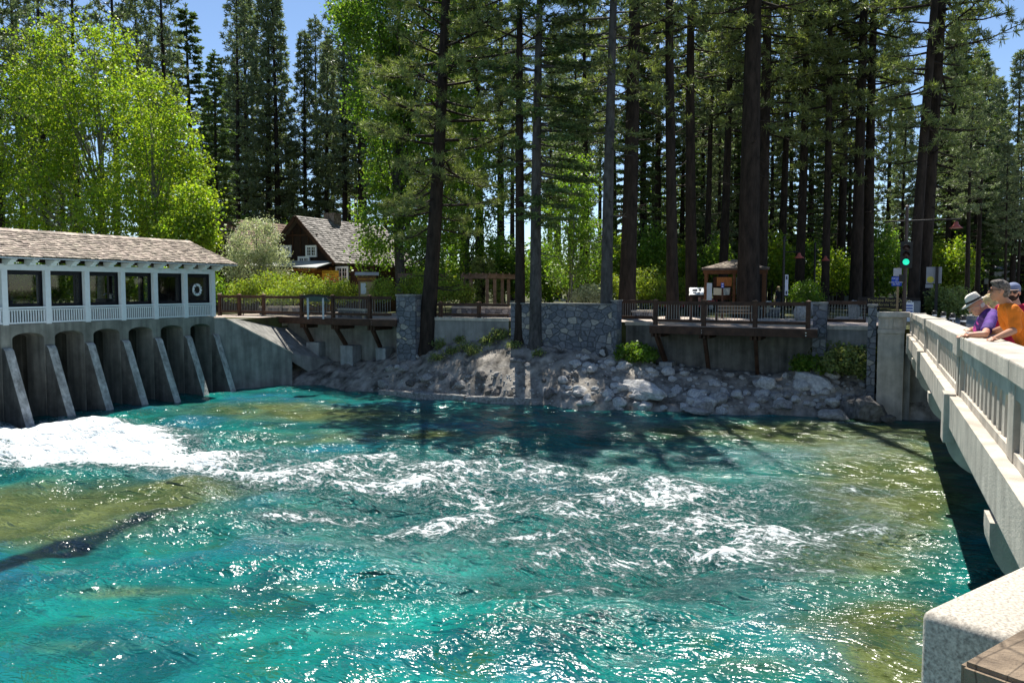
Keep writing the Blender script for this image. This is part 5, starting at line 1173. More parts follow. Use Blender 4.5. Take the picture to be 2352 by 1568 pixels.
mb = MB(); mb.prism([(xx(1660), -.99, zr(677.5)), (xx(1676), -.95, zr(677)), (xx(1678), -.95, zr(661)), (xx(1660), -.99, zr(662))], (0, .04, 0)); mb.build('map_board', M('map_print', (.25, .45, .55), rough=.5, var=.6, scale=6, base2=(.65, .68, .6)), t)
v, rz = face(1659.5, 43.5, ZG); t = thing('post_sign', 'small blue square sign on a post in front of the kiosk', 'sign', v, rz); m = 43.5/FPX; zr = lambda y: EYE+(662-y)*m-ZG
mb = MB(); mb.box(-.05, .05, -.05, .05, 0, zr(655)); mb.build('post', timber, t)
mb = MB(); mb.box(-.075, .075, -.075, -.055, zr(661), zr(649.5)); mb.build('plate', M('sign_blue', (.01, .06, .42), rough=.4), t)
mb = MB(); mb.box(-.045, .045, -.08, -.076, zr(653.5), zr(651.5)); mb.box(-.045, .045, -.08, -.076, zr(659), zr(657)); mb.build('marks', white_paint, t)
# tilted interpretive panels
def lectern_sign(label, px, d, y0, y1, w, tilt_back=True, dark=True):
    v, rz = face(px, d, ZG); m = d/FPX; zt = EYE+(662-y0)*m-ZG; zb = EYE+(662-y1)*m-ZG
    t = thing('information_panel', label, 'information panel', v, rz)
    mb = MB(); s = .5
    mb.prism([(-w, -.30, zb), (w, -.30, zb), (w, .25, zt), (-w, .25, zt)], (0, .03, -.05)); mb.build('frame', black_metal, t)
    mb = MB(); mb.prism([(-w*.9, -.285, zb+.03), (w*.9, -.285, zb+.03), (w*.9, .235, zt-.005), (-w*.9, .235, zt-.005)], (0, -.012, .014)); p = mb.build('panel', M('panel_print', (.62, .66, .68), rough=.4, var=.1), t)
    mb = MB(); 
    for q in ((-.6, .1, .45, .8), (.3, .65, .5, .85), (-.5, -.1, .15, .3), (.1, .5, .1, .3)):
        f = lambda a, b: (w*a, -.285+.52*b-.016, zb+.03+(zt-zb-.035)*b+.018)
        mb.prism([f(q[0], q[2]), f(q[1], q[2]), f(q[1], q[3]), f(q[0], q[3])], (0, -.003, .003))
    mb.build('pictures', M('panel_dark', (.05, .06, .07)), p)
    for x in (-w*.75, w*.75): mb = MB(); mb.box(x-.07, x+.07, -.05, .10, 0, (zt+zb)/2-.08); mb.build('leg', timber, t)
    return t
lectern_sign('white information panel in a black frame tilted beside the straight bare trunk', 1600, 41, 661, 678, .36)
# deck panel seen from behind, with an arched top and two pale legs
d = 41.2; v, rz = face(724.5, d, 3.47); m = d/FPX; zr = lambda y: EYE+(662-y)*m-3.47
t = thing('information_panel', 'arched dark information panel on two pale legs on the left deck', 'information panel', v, rz); w = 35*m
arc = [(-w, zr(682)), (-w*.8, zr(678)), (-w*.3, zr(676)), (w*.3, zr(676)), (w*.8, zr(678.5)), (w, zr(683))]
mb = MB(); mb.prism([(x, -.10, z) for x, z in arc]+[(x, -.1, z-.11) for x, z in reversed(arc)], (0, .06, 0)); mb.build('frame', black_metal, t)
mb = MB(); mb.prism([(-w*.68, -.06, zr(681)), (w*.62, -.06, zr(681)), (w*.9, .5, zr(692)), (-w*.55, .5, zr(692))], (0, .02, .03)); mb.build('panel', M('panel_back', (.17, .2, .21), rough=.4), t)
for x in (-.38, .36): mb = MB(); mb.box(x-.045, x+.045, .0, .08, 0, zr(684)); mb.build('leg', M('grey_leg', (.45, .46, .48), rough=.5), t)
# notice board
d = 47.5; v, rz = face(843, d, ZG); m = d/FPX; zr = lambda y: EYE+(662-y)*m-ZG; xx = lambda px: (px-843)*m
t = thing('notice_board', 'roofed wooden notice board with pinned papers behind the left deck', 'notice board', v, rz)
bw = M('board_timber', (.22, .14, .075), rough=.7, var=.3, scale=5)
for s in (825.5, 859.5): mb = MB(); mb.box(xx(s)-.045, xx(s)+.045, -.06, .06, 0, zr(633)); mb.build('post', bw, t)
mb = MB(); mb.box(xx(827.5), xx(857.5), -.03, .03, zr(680), zr(647)); mb.build('board', M('cork', (.42, .34, .16), rough=.9, var=.1), t)
mb = MB(); mb.box(xx(829), xx(841), -.045, -.031, zr(675), zr(650)); mb.build('paper', M('paper', (.62, .68, .66), rough=.6, var=.06), t)
mb = MB(); mb.box(xx(821), xx(864), -.10, -.05, zr(646), zr(635)); mb.build('fascia', M('sign_brown', (.16, .07, .02), rough=.6), t)
text('lettering', "Gatekeeper's Museum", .115, M('sign_orange', (.75, .36, .02)), t, (0, -.105, zr(640.5)), FR)
mb = MB(); mb.prism([(xx(816), -.35, zr(632)), (xx(816), 0, zr(625)), (xx(816), .35, zr(632)), (xx(816), .3, zr(633)), (xx(816), 0, zr(627)), (xx(816), -.3, zr(633))], (xx(870)-xx(816), 0, 0)); mb.build('roof', M('pale_shake', (.45, .42, .38), rough=.9), t)
# pergola
d = 50.0; v, rz = face(1120, d, ZG); m = d/FPX; zr = lambda y: EYE+(662-y)*m-ZG; xx = lambda px: (px-1120)*m
t = thing('pergola', 'weathered timber pergola behind the low railing and the pair of pines', 'pergola', v, rz); pg = M('pergola_timber', (.20, .135, .10), rough=.85, var=.35, scale=4)
for px, y in ((1065, .9), (1082, -.2), (1119, -.9), (1136, -.6), (1154, .3), (1169, .9)): mb = MB(); mb.box(xx(px)-.10, xx(px)+.10, y-.1, y+.1, 0, zr(641)); mb.build('post', pg, t)
mb = MB(); mb.bar((xx(1060), -.2, zr(635)), (xx(1120), -1.0, zr(634)), .16, .28); mb.bar((xx(1118), -1.0, zr(634)), (xx(1190), .3, zr(635.5)), .16, .28); mb.bar((xx(1062), 1.0, zr(635)), (xx(1190), 1.1, zr(635)), .16, .26); mb.build('beam', pg, t)
mb = MB()
for k in range(9): x = xx(1064+k*15); mb.bar((x, -1.1+.02*abs(k-4), zr(629.5)), (x+.05, 1.3, zr(629)), .07, .14)
mb.build('slats', pg, t)
v, rz = face(958, 52, ZG); t = thing('pergola', 'shaded timber pergola behind the leaning pine', 'pergola', v, rz); m = 52/FPX; zr = lambda y: EYE+(662-y)*m-ZG
for x, y in ((-.5, 0), (.55, .2), (-.5, 2), (.55, 2)): mb = MB(); mb.box(x-.1, x+.1, y-.1, y+.1, 0, zr(638)); mb.build('post', pg, t)
mb = MB(); mb.bar((-1.2, 0, zr(633)), (1.9, 0, zr(632)), .15, .26); mb.bar((-1.2, 2, zr(633)), (1.9, 2, zr(632)), .15, .26); mb.build('beam', pg, t)
tb, V, F = conifer(301, 3.4, .05, .05, .9, 60, 'pine', k=9, ln=.22, w=.03, dens=2.0, dead=0); add_tree('young_pine', 'small bright young pine rising behind the pergola', GP(1110, 53, ZG), tb, V, F, bark, leaf_weed)
# low stone walls on the promenade
def low_wall(label, px0, px1, d0, d1, h, cap=.1, mat=None, thick=.45):
    a = GP(px0, d0, ZG); b = GP(px1, d1, ZG); t = thing('low_stone_wall', label, 'wall', a); e = b-a; n = Vector((-e.y, e.x, 0)).normalized()*thick/2
    mb = MB(); mb.prism([-n, e-n, e+n, n], (0, 0, h-cap)); mb.build('masonry', mat or stone_s, t, bevel=.02)
    mb = MB(); n2 = n*1.15; z = Vector((0, 0, h-cap+.002)); mb.prism([-n2+z, e-n2+z, e+n2+z, n2+z], (0, 0, cap)); mb.build('coping', conc_light, t, bevel=.015)
low_wall('low stone wall with a pale top before the pergola', 1040, 1182, 44.2, 43.4, .62)
low_wall('low stone planter wall in the middle of the left promenade', 784, 846, 45.0, 42.5, .5)
low_wall('low stone seat wall under the yellow green shrubs', 655, 690, 47.6, 47.2, .55)
low_wall('low stone seat wall beside the left kerb railing', 600, 650, 48.2, 47.7, .55)
low_wall('low stone wall under the bell lamp with the banner', 1741, 1792, 46.5, 46, .5)
low_wall('low pale wall behind the railing right of the slim fir', 1425, 1500, 43, 42.5, .45)
# standing stones
for px, d, y0, w, lb, me in ((1843, 40.5, 692, .34, 'rounded standing stone behind the right end of the right railing', 4), (1963, 43, 682, .27, 'pale standing stone left of the carved sign', 0), (1860, 45, 687, .35, 'grey boulder behind the rounded standing stone', 8)):
    v = GP(px, d, ZG); h = EYE+(662-y0)*d/FPX-ZG; o = rock(rock_variants[me], (v.x, v.y, ZG+h*.45), (w*1.1, w*.9, h*.78), lb, None, 'standing_stone'); o.rotation_euler = (0, .05, .4)
# bench
d = 38.6; v, rz = face(1686, d, 3.4); t = thing('park_bench', 'timber bench with two plaques behind the long railing of the right deck', 'bench', v, rz+pi); w = S(41, d)
bm_ = M('bench_timber', (.30, .20, .12), rough=.7, var=.3, scale=4)
mb = MB()
for k in range(3): mb.box(-w, w, -.05+k*.16-.3, .08+k*.16-.3, .42, .46)
mb.build('seat', bm_, t)
mb = MB(); mb.box(-w, w, -.44, -.40, .70, .86); mb.box(-w, w, -.43, -.39, .52, .64); mb.build('backrest', bm_, t)
for x in (-w+.05, w-.05): mb = MB(); mb.box(x-.05, x+.05, -.40, .16, 0, .418); mb.box(x-.05, x+.05, -.397, -.33, .42, .9); mb.build('leg', timber, t)
for x in (-.25, .28): mb = MB(); mb.box(x-.1, x+.1, -.452, -.441, .73, .83); mb.build('plaque', M('plaque', (.5, .55, .62), rough=.3), t)
# ---- lamps
lamp_red = M('lamp_red', (.30, .075, .055), rough=.45, var=.2); lamp_in = M('lamp_inside', (.75, .62, .58), rough=.5)
def bell(t, c, r):
    mb = MB(); mb.lathe([(.03, r*1.05), (.30*r, r*1.0), (.34*r, r*.62), (.42*r, r*.55), (.55*r, r*.35), (r, 0), (r*.97, -.01)], c, 18); s = mb.build('lamp_shade', lamp_red, t, smooth=True, fix=False)
    mb = MB(); mb.lathe([(r*.95, .005), (r*.5, r*.30), (.01, r*.33)], c, 18); mb.build('reflector', lamp_in, s, smooth=True, fix=False)
def lamp(label, px, d, ytop, lx, ly, r, curved=False, banner=False, pole_r=.06):
    v, rz = face(px, d, ZG); m = d/FPX; zr = lambda y: EYE+(662-y)*m-ZG; t = thing('street_lamp', label, 'street lamp', v, rz)
    mb = MB(); mb.tube([(0, 0, 0), (0, 0, .25), (0, 0, .26), (0, 0, zr(ytop))], [pole_r*2, pole_r*1.9, pole_r*1.1, pole_r], 10); mb.lathe([(pole_r*1.3, 0), (pole_r*1.3, .05), (.001, .16)], (0, 0, zr(ytop)), 10); mb.build('pole', black_metal, t)
    x = (lx-px)*m; zl = zr(ly); mb = MB()
    if curved: mb.tube([(x*(1-cos(a)), 0, zr(ytop)-.1-(zr(ytop)-.1-zl-r*1.3)*sin(a)) for a in np.linspace(0, pi/2, 8)]+[(x, 0, zl+r)], .03, 6)
    else: mb.tube([(0, 0, zl+r*1.25), (x, 0, zl+r*1.25), (x, 0, zl+r)], .03, 6)
    mb.build('arm', black_metal, t); bell(t, (x, 0, zl), r)
    if banner:
        mb = MB(); mb.box(.08, .24, -.01, .01, zr(678), zr(631)); b = mb.build('banner', M('banner_cloth', (.60, .64, .74), rough=.6, var=.08), t)
        mb = MB(); mb.box(.12, .20, -.016, -.011, zr(642), zr(634)); mb.box(.12, .2, -.016, -.011, zr(676), zr(668)); mb.build('emblem', M('emblem_dark', (.05, .06, .08)), b)
        for y in (629, 680): mb = MB(); mb.tube([(0, 0, zr(y)), (.26, 0, zr(y))], .015, 6); mb.build('bracket', black_metal, t)
    return t
lamp('black lamp post with a bell shade and a white banner, right of the broadest trunk', 1799, 43, 547, 1832, 593, .25, False, True)
lamp('black lamp post with a curved arm and red bell shade before a slim pine', 1870, 50, 562, 1893, 599, .26, True)
lamp('shaded black lamp post left of the dark pine pair', 1910, 56, 579, 1933, 612, .25, False)
lamp('far black lamp post with a curved arm right of the dark pine pair', 1998, 62, 601, 2015, 631, .27, True)
# ---- traffic signal with its own lamp
d = 36.5; v, rz = face(2078, d, ZG-.1); m = d/FPX; zr = lambda y: EYE+(662-y)*m-ZG+.1; xx = lambda px: (px-2078)*m
t = thing('traffic_signal', 'black traffic signal showing green on a tall pole with a lamp arm', 'traffic signal', v, rz)
mb = MB(); mb.tube([(0, 0, 0), (0, 0, .4), (0, 0, .41), (0, 0, zr(478))], [.13, .12, .085, .065], 12); mb.lathe([(.09, 0), (.09, .05), (.001, .13)], (0, 0, zr(478)), 10); mb.build('pole', M('brown_pole', (.06, .04, .035), rough=.5), t)
mb = MB(); mb.tube([(xx(2031), 0, zr(509)), (xx(2187), 0, zr(508))], .035, 8); mb.tube([(xx(2178), 0, zr(508)), (xx(2178), 0, zr(516))], .03, 6); mb.build('arm', black_metal, t); bell(t, (xx(2178), 0, zr(528)), .27)
mb = MB(); mb.box(xx(2066.5), xx(2092), -.20, -.17, zr(616), zr(556)); mb.build('backplate', black_metal, t)
mb = MB(); mb.box(-.19, .19, -.168, .02, zr(612), zr(560)); mb.build('housing', black_metal, t)
for y, mt, nm in ((570, M('lens_off', (.05, .03, .03), rough=.2), 'lens'), (586, M('lens_off', (.05, .03, .03)), 'lens'), (602, M('lens_green', (.05, .6, .4), rough=.3, emit=((.02, .75, .48), .6)), 'lens')):
    mb = MB(); mb.lathe([(.135, 0), (.10, .03), (.001, .045)], (0.02, -.201, zr(y)), 18, ax=(0, -1, 0)); l = mb.build(nm, mt, t, smooth=True, fix=False)
    mb = MB(); n = 10; R_ = .15; pts = [(R_*cos(a), R_*sin(a)) for a in np.linspace(-.35, pi+.35, n)]
    for (a, b), (c, e) in zip(pts[:-1], pts[1:]): mb.quad((.02+a, -.2, zr(y)+b), (.02+c, -.2, zr(y)+e), (.02+c, -.42, zr(y)+e-.02), (.02+a, -.42, zr(y)+b-.02))
    mb.build('visor', black_metal, l)
mb = MB(); mb.box(xx(2065.5), xx(2078.5), -.36, -.09, zr(647), zr(631)); mb.build('pedestrian_signal', black_metal, t)
# ---- signs on posts
tanp = M('sign_post_wood', (.28, .20, .11), rough=.8, var=.2)
d = 38.5; v, rz = face(2062, d, ZG); m = d/FPX; zr = lambda y: EYE+(662-y)*m-ZG; xx = lambda px: (px-2062)*m
t = thing('road_sign', 'blue road sign below a white plate on a tan post beside the traffic signal', 'road sign', v, rz)
mb = MB(); mb.box(-.05, .05, -.04, .04, 0, zr(614)); mb.build('post', tanp, t)
mb = MB(); mb.box(xx(2052), xx(2069), -.075, -.05, zr(634), zr(616)); mb.build('white_plate', M('sign_back', (.42, .43, .48), rough=.4), t)
mb = MB(); mb.box(xx(2048.5), xx(2070), -.075, -.05, zr(657), zr(635.5)); p = mb.build('blue_plate', MATS['sign_blue'], t, bevel=.01)
for s, y in (('AVENUE TO', 639.5), ('AT', 644), ('ALPINE MEADOWS', 648.5), ('SKI AREA', 653)): text('lettering', s, .075, white_paint, p, (xx(2059), -.078, zr(y)), FR)
d = 41; v, rz = face(2151, d, ZG); m = d/FPX; zr = lambda y: EYE+(662-y)*m-ZG; xx = lambda px: (px-2151)*m
t = thing('road_sign', 'grey back of a large square sign on a dark post at the bridge end', 'road sign', v, rz)
mb = MB(); mb.box(-.07, .07, -.07, .07, 0, zr(613)); mb.build('post', black_metal, t)
mb = MB(); mb.box(xx(2129), xx(2161), .072, .09, zr(651), zr(613)); mb.build('plate', M('sign_grey', (.30, .31, .33), rough=.5, var=.1), t)
mb = MB(); mb.lathe([(.16, 0), (.001, .004)], (xx(2138), .071, zr(642)), 16, ax=(0, -1, 0)); mb.build('round_sticker', M('sticker_yellow', (.6, .52, .08)), t, fix=False)
mb = MB(); mb.box(xx(2128), xx(2144), .072, .09, zr(661), zr(652.5)); mb.build('small_plate', MATS['sign_grey'], t)
# carved sign
d = 42.0; v, rz = face(2022, d, ZG); m = d/FPX; zr = lambda y: EYE+(662-y)*m-ZG; xx = lambda px: (px-2022)*m
t = thing('carved_sign', 'long dark carved park sign with yellow lettering beside the pale standing stone', 'sign', v, rz)
mb = MB(); pr = [(xx(1976), zr(703)), (xx(1985), zr(706)), (xx(2105), zr(707)), (xx(2105), zr(684)), (xx(1975), zr(682)), (xx(1974), zr(692))]; mb.prism([(a, -.06, b) for a, b in pr], (0, .12, 0)); mb.build('board', M('carved_board', (.022, .016, .013), rough=.6, var=.3), t)
ly = M('letter_yellow', (.42, .34, .12), rough=.6); text('lettering', 'Truckee River Outlet', .225, ly, t, (xx(2040), -.065, zr(689.5)), FR); text('lettering', 'California State Park', .20, ly, t, (xx(2043), -.065, zr(699.5)), FR)
for x in (1990, 2095): mb = MB(); mb.box(xx(x)-.07, xx(x)+.07, -.05, .05, 0, zr(704)); mb.build('leg', timber, t)
# folding sign board and grey cabinet
d = 39; v, rz = face(2090, d, ZG); m = d/FPX; zr = lambda y: EYE+(662-y)*m-ZG; xx = lambda px: (px-2090)*m
t = thing('folding_sign', 'white folding board with blue lines standing at the bridge end', 'sign', v, rz)
mb = MB(); mb.prism([(xx(2081), -.28, .02), (xx(2099), -.28, .02), (xx(2099), -.02, zr(694)), (xx(2081), -.02, zr(694))], (0, .02, 0)); mb.prism([(xx(2081), .28, .02), (xx(2099), .28, .02), (xx(2099), .02, zr(694)), (xx(2081), .02, zr(694))], (0, -.02, 0)); mb.build('board', white_paint, t)
mb = MB()
for k in range(4):
    a = .35+.15*k; y = lambda a: -.28+.26*a-.006; z = lambda a: .02+(zr(694)-.02)*a; mb.prism([(xx(2083), y(a), z(a)), (xx(2097), y(a), z(a)), (xx(2097), y(a+.06), z(a+.06)), (xx(2083), y(a+.06), z(a+.06))], (0, -.004, 0))
mb.build('print', MATS['sign_blue'], t)
mb = MB(); mb.tube([(xx(2086), 0, zr(694)), (xx(2086), 0, zr(691)), (xx(2094), 0, zr(691)), (xx(2094), 0, zr(694))], .02, 6); mb.build('handle', white_paint, t)
v, rz = face(2103, 41, ZG); t = thing('utility_cabinet', 'grey utility cabinet behind the white folding board', 'cabinet', v, rz)
mb = MB(); mb.box(-.24, .24, -.2, .2, 0, .95); mb.build('body', M('cabinet_grey', (.22, .23, .24), rough=.5), t, bevel=.015); mb = MB(); mb.box(-.18, .18, -.215, -.201, .1, .85); mb.build('door', M('cabinet_door', (.26, .27, .28), rough=.5), t)
# small cart
d = 50; v, rz = face(1755, d, ZG); t = thing('cart', 'cream coloured cart with a round dark wheel behind the broadest trunk', 'cart', v, rz)
mb = MB(); w = S(14, d)
arch = [(-w, .25), (-w, .75), (w, .75), (w, .25)]+[(.0+.26*cos(a), .25+.26*sin(a)) for a in np.linspace(0, pi, 10)]
mb.prism([(x, -.3, z) for x, z in arch], (0, .6, 0)); mb.build('body', M('cart_cream', (.55, .50, .34), rough=.5), t, bevel=.0)
mb = MB(); mb.box(-w-.06, w+.06, -.34, .34, .752, .82); mb.build('top', white_paint, t)
mb = MB(); mb.lathe([(.001, -.03), (.2, -.03), (.23, -.02), (.23, .02), (.2, .03), (.001, .03)], (0, -.32, .24), 18, ax=(0, -1, 0)); mb.build('wheel', black_metal, t)
# cars
def car(label, px, d, rz_off, paint, z=ZG-.05, L_=4.5, suv=True, cat='car'):
    v, rz = face(px, d, z); t = thing('parked_car', label, cat, v, rz+rz_off); h = 1.72 if suv else 1.45
    pr = [(-L_/2, .35), (-L_/2+.05, .85), (-L_/2+.15, 1.0), (L_/2-1.25, 1.02), (L_/2-.2, .88), (L_/2, .7), (L_/2, .35)]
    for a in (L_/2-.85, -L_/2+.85):
        i = [k for k in range(12)]
    body = pr+[(L_/2-.85+.38*cos(a), .33+.36*sin(a)) for a in np.linspace(0, pi, 9)]+[(-L_/2+.85+.38*cos(a), .33+.36*sin(a)) for a in np.linspace(0, pi, 9)]
    mb = MB(); mb.prism([(x, -.88, y) for x, y in body], (0, 1.76, 0)); mb.build('body', paint, t, bevel=.03)
    top = [(-L_/2+.2, 1.0), (-L_/2+.45 if suv else -L_/2+.95, h-.06), (-L_/2+.8, h), (L_/2-2.2, h), (L_/2-1.9, h-.08), (L_/2-1.2, 1.01)]
    mb = MB(); mb.prism([(x, -.72, y) for x, y in top], (0, 1.44, 0)); mb.build('cabin', paint, t, bevel=.05)
    for s in (-1, 1):
        mb = MB(); g = [(-L_/2+.42, 1.05), (-L_/2+.62, h-.16), (L_/2-2.25, h-.14), (L_/2-1.55, 1.05)]; mb.prism([(x, s*.722, y) for x, y in g], (0, s*.012, 0)); mb.build('side_window', win_glass, t)
    mb = MB(); mb.prism([(L_/2-1.86, -.62, h-.14), (L_/2-1.27, -.62, 1.07), (L_/2-1.27, .62, 1.07), (L_/2-1.86, .62, h-.14)], (.02, 0, .015)); mb.build('windscreen', win_glass, t)
    for x in (L_/2-.85, -L_/2+.85):
        for s in (-1, 1):
            mb = MB(); mb.lathe([(.001, -.1), (.3, -.1), (.34, -.06), (.34, .06), (.3, .1), (.001, .1)], (x, s*.78, .33), 18, ax=(0, 1, 0)); w_ = mb.build('wheel', black_metal, t, smooth=False)
            mb = MB(); mb.lathe([(.001, .012), (.19, .0), (.2, -.02)], (x, s*.885, .33), 12, ax=(0, s, 0)); mb.build('rim', steel, w_)
    for s in (-.62, .62):
        mb = MB(); mb.box(L_/2-.12, L_/2+.012, s-.18, s+.18, .66, .80); mb.build('headlight', M('headlight', (.7, .72, .75), rough=.1), t)
        mb = MB(); mb.box(-L_/2-.012, -L_/2+.08, s-.14, s+.14, .78, .98); mb.build('tail_light', M('tail_light', (.35, .01, .01), rough=.2), t)
    return t
P_ = lambda n, c: M(n, c, rough=.25, var=.03, spec=.6, coat=.6)
car('silver sport utility car parked behind the shaded lamp post', 1930, 66, 2.6, P_('silver_paint', (.35, .40, .45)))
car('white car in the sun behind the carved sign', 2035, 68, .1, P_('white_car_paint', (.75, .76, .78)), suv=False)
car('dark blue car behind the curved arm lamp', 1890, 74, 1.2, P_('blue_paint', (.05, .08, .16)))
car('red car half hidden by the tilted information panel', 1578, 58, .5, P_('red_paint', (.45, .02, .03)), suv=False)
car('dark car parked in the shade before the grey building', 2215, 56, .3, P_('dark_paint', (.02, .022, .028)), suv=False)
# bollards with a slack chain on the bridge walkway
bo = None; tops = []
for i, (px, d, y0) in enumerate(((2148, 33.0, 713), (2169, 30.5, 715.5), (2190, 28.3, 719), (2215, 26.8, 724))):
    v = GP(px, d, 0); zt_ = EYE+(662-y0)*d/FPX; v.z = zt_-.95; tops.append(Vector((v.x, v.y, zt_-.18)))
    lb = ('farthest black bollard on the bridge walkway', 'second farthest black bollard on the bridge walkway', 'second nearest black bollard on the bridge walkway', 'nearest black bollard, just left of the man in the hat')[i]
    if bo is None:
        bo = thing('bollard', lb, 'bollard', v, 0, 'black bollards on the bridge'); mb = MB(); mb.lathe([(.10, -1.2), (.10, 0), (.085, .03), (.085, .80), (.10, .81), (.10, .86), (.085, .87), (.085, .93), (.06, .95), (.001, .955)], (0, 0, 0), 14); mb.build('post', black_metal, bo)
        mb = MB(); mb.lathe([(.088, .74), (.088, .79)], (0, 0, 0), 14); mb.build('reflective_band', white_paint, bo, fix=False)
    else: dup(bo, lb, None, v)
mb = MB()
for a, b in zip(tops[:-1], tops[1:]):
    mb.tube([a.lerp(b, q)+Vector((0, 0, -.45*4*q*(1-q))) for q in np.linspace(0, 1, 9)], .02, 6)
tag(mb.build('chain', M('pale_chain', (.5, .52, .52), rough=.4), fix=False), 'pale slack chain hanging between the bridge bollards', 'chain')
# ================================================================== PEOPLE
skin = M('skin', (.50, .26, .17), rough=.55, var=.10, scale=9, spec=.35)
skin_tan = M('skin_tan', (.40, .20, .12), rough=.55, var=.10, scale=9, spec=.35)
def organic(name, prims, voxel, mat, parent, it=5):
    if name == 'shirt': it = 2
    mb = MB()
    for q in prims:
        if q[0] == 'c':
            p0, r0, p1, r1 = Vector(q[1]), q[2], Vector(q[3]), q[4]; d = (p1-p0); l = d.length; d.normalize() if l > 1e-5 else None
            pts = []; rs = []
            for t in (-1, -.85, -.5, 0): pts.append(p0+d*(r0*t)); rs.append(r0*math.sqrt(max(.0004, 1-t*t)))
            for t in (0, .5, .85, 1): pts.append(p1+d*(r1*t)); rs.append(r1*math.sqrt(max(.0004, 1-t*t)))
            mb.tube(pts, rs, 14)
        else:
            mb.ell(q[1], q[2], 18, 12, q[3] if len(q) > 3 else None)
    me = bpy.data.meshes.new(name); me.from_pydata(mb.v, [], mb.f); me.update()
    o = bpy.data.objects.new('tmp_body', me); COL.objects.link(o)
    md = o.modifiers.new('r', 'REMESH'); md.mode = 'VOXEL'; md.voxel_size = voxel
    if name == 'shirt':
        tx = bpy.data.textures.new('creases', 'CLOUDS'); tx.noise_scale = .11; dm = o.modifiers.new('d', 'DISPLACE'); dm.texture = tx; dm.strength = .035; dm.mid_level = .5
    sm = o.modifiers.new('s', 'SMOOTH'); sm.factor = .5; sm.iterations = it
    dg = bpy.context.evaluated_depsgraph_get(); dg.update()
    m2 = bpy.data.meshes.new_from_object(o.evaluated_get(dg)); bpy.data.objects.remove(o)
    m2.materials.clear(); return link(m2, name, mat, parent, True)
def basis(f, up=(0, 0, 1)):
    f = Vector(f).normalized(); l = Vector(up).cross(f).normalized(); u = f.cross(l)
    return f, l, u, Matrix((f, l, u)).transposed()
def head_prims(c, f, up=(0, 0, 1), k=1.0):
    f, l, u, B = basis(f, up); P = lambda a, b, d: Vector(c)+f*(a*k)+l*(b*k)+u*(d*k)
    pr = [('e', P(-.012, 0, .018), (.098*k, .077*k, .100*k), B), ('e', P(.018, 0, -.045), (.068*k, .058*k, .072*k), B), ('e', P(.042, 0, -.092), (.036*k, .032*k, .026*k), B),
          ('c', P(.088, 0, .005), .011*k, P(.108, 0, -.028), .014*k), ('c', P(.076, -.03, .024), .014*k, P(.076, .03, .024), .014*k), ('c', P(.080, -.018, -.066), .011*k, P(.080, .018, -.066), .011*k)]
    for s in (-1, 1): pr.append(('e', P(-.008, s*.079, -.012), (.020*k, .010*k, .032*k), B)); pr.append(('e', P(.058, s*.036, -.03), (.026*k, .024*k, .026*k), B))
    return pr, P, B
def hand_prims(w, d, n, side, k=1.0, curl=.25, spread=.16):
    """w wrist, d pointing direction, n out of the back of the hand, side +1: thumb on +(d x n)"""
    w = Vector(w); d = Vector(d).normalized(); n = Vector(n); n = (n-d*n.dot(d)).normalized(); s = d.cross(n)*side
    pr = [('c', w-d*.01, .026*k, w+d*.05*k, .030*k)]
    for i, o in enumerate((.026, .009, -.009, -.026)): pr.append(('c', w+d*.03*k+s*o*.7*k, .015*k, w+d*.085*k+s*o*k, .0125*k))
    for i, (o, L_) in enumerate(((.028, .072), (.010, .080), (-.009, .075), (-.027, .058))):
        dd = (d+s*(o*spread/.03*.5)).normalized(); a = w+d*.085*k+s*o*k; b = a+dd*L_*.5*k-n*curl*.012*k+n*.006; e = b+dd*L_*.5*k-n*(.012+curl*.03)*k
        pr += [('c', a, .0095*k, b, .0088*k), ('c', b, .0088*k, e, .0075*k)]
    a = w+d*.025*k+s*.024*k; b = a+(d*.6+s*.8).normalized()*.035*k; e = b+(d*.85+s*.4).normalized()*.03*k
    pr += [('c', a, .013*k, b, .011*k), ('c', b, .011*k, e, .009*k)]
    return pr
def rel(pr, o):
    out = []
    for q in pr:
        if q[0] == 'c': out.append(('c', Vector(q[1])-o, q[2], Vector(q[3])-o, q[4]))
        else: out.append(('e', Vector(q[1])-o, q[2])+tuple(q[3:]))
    return out
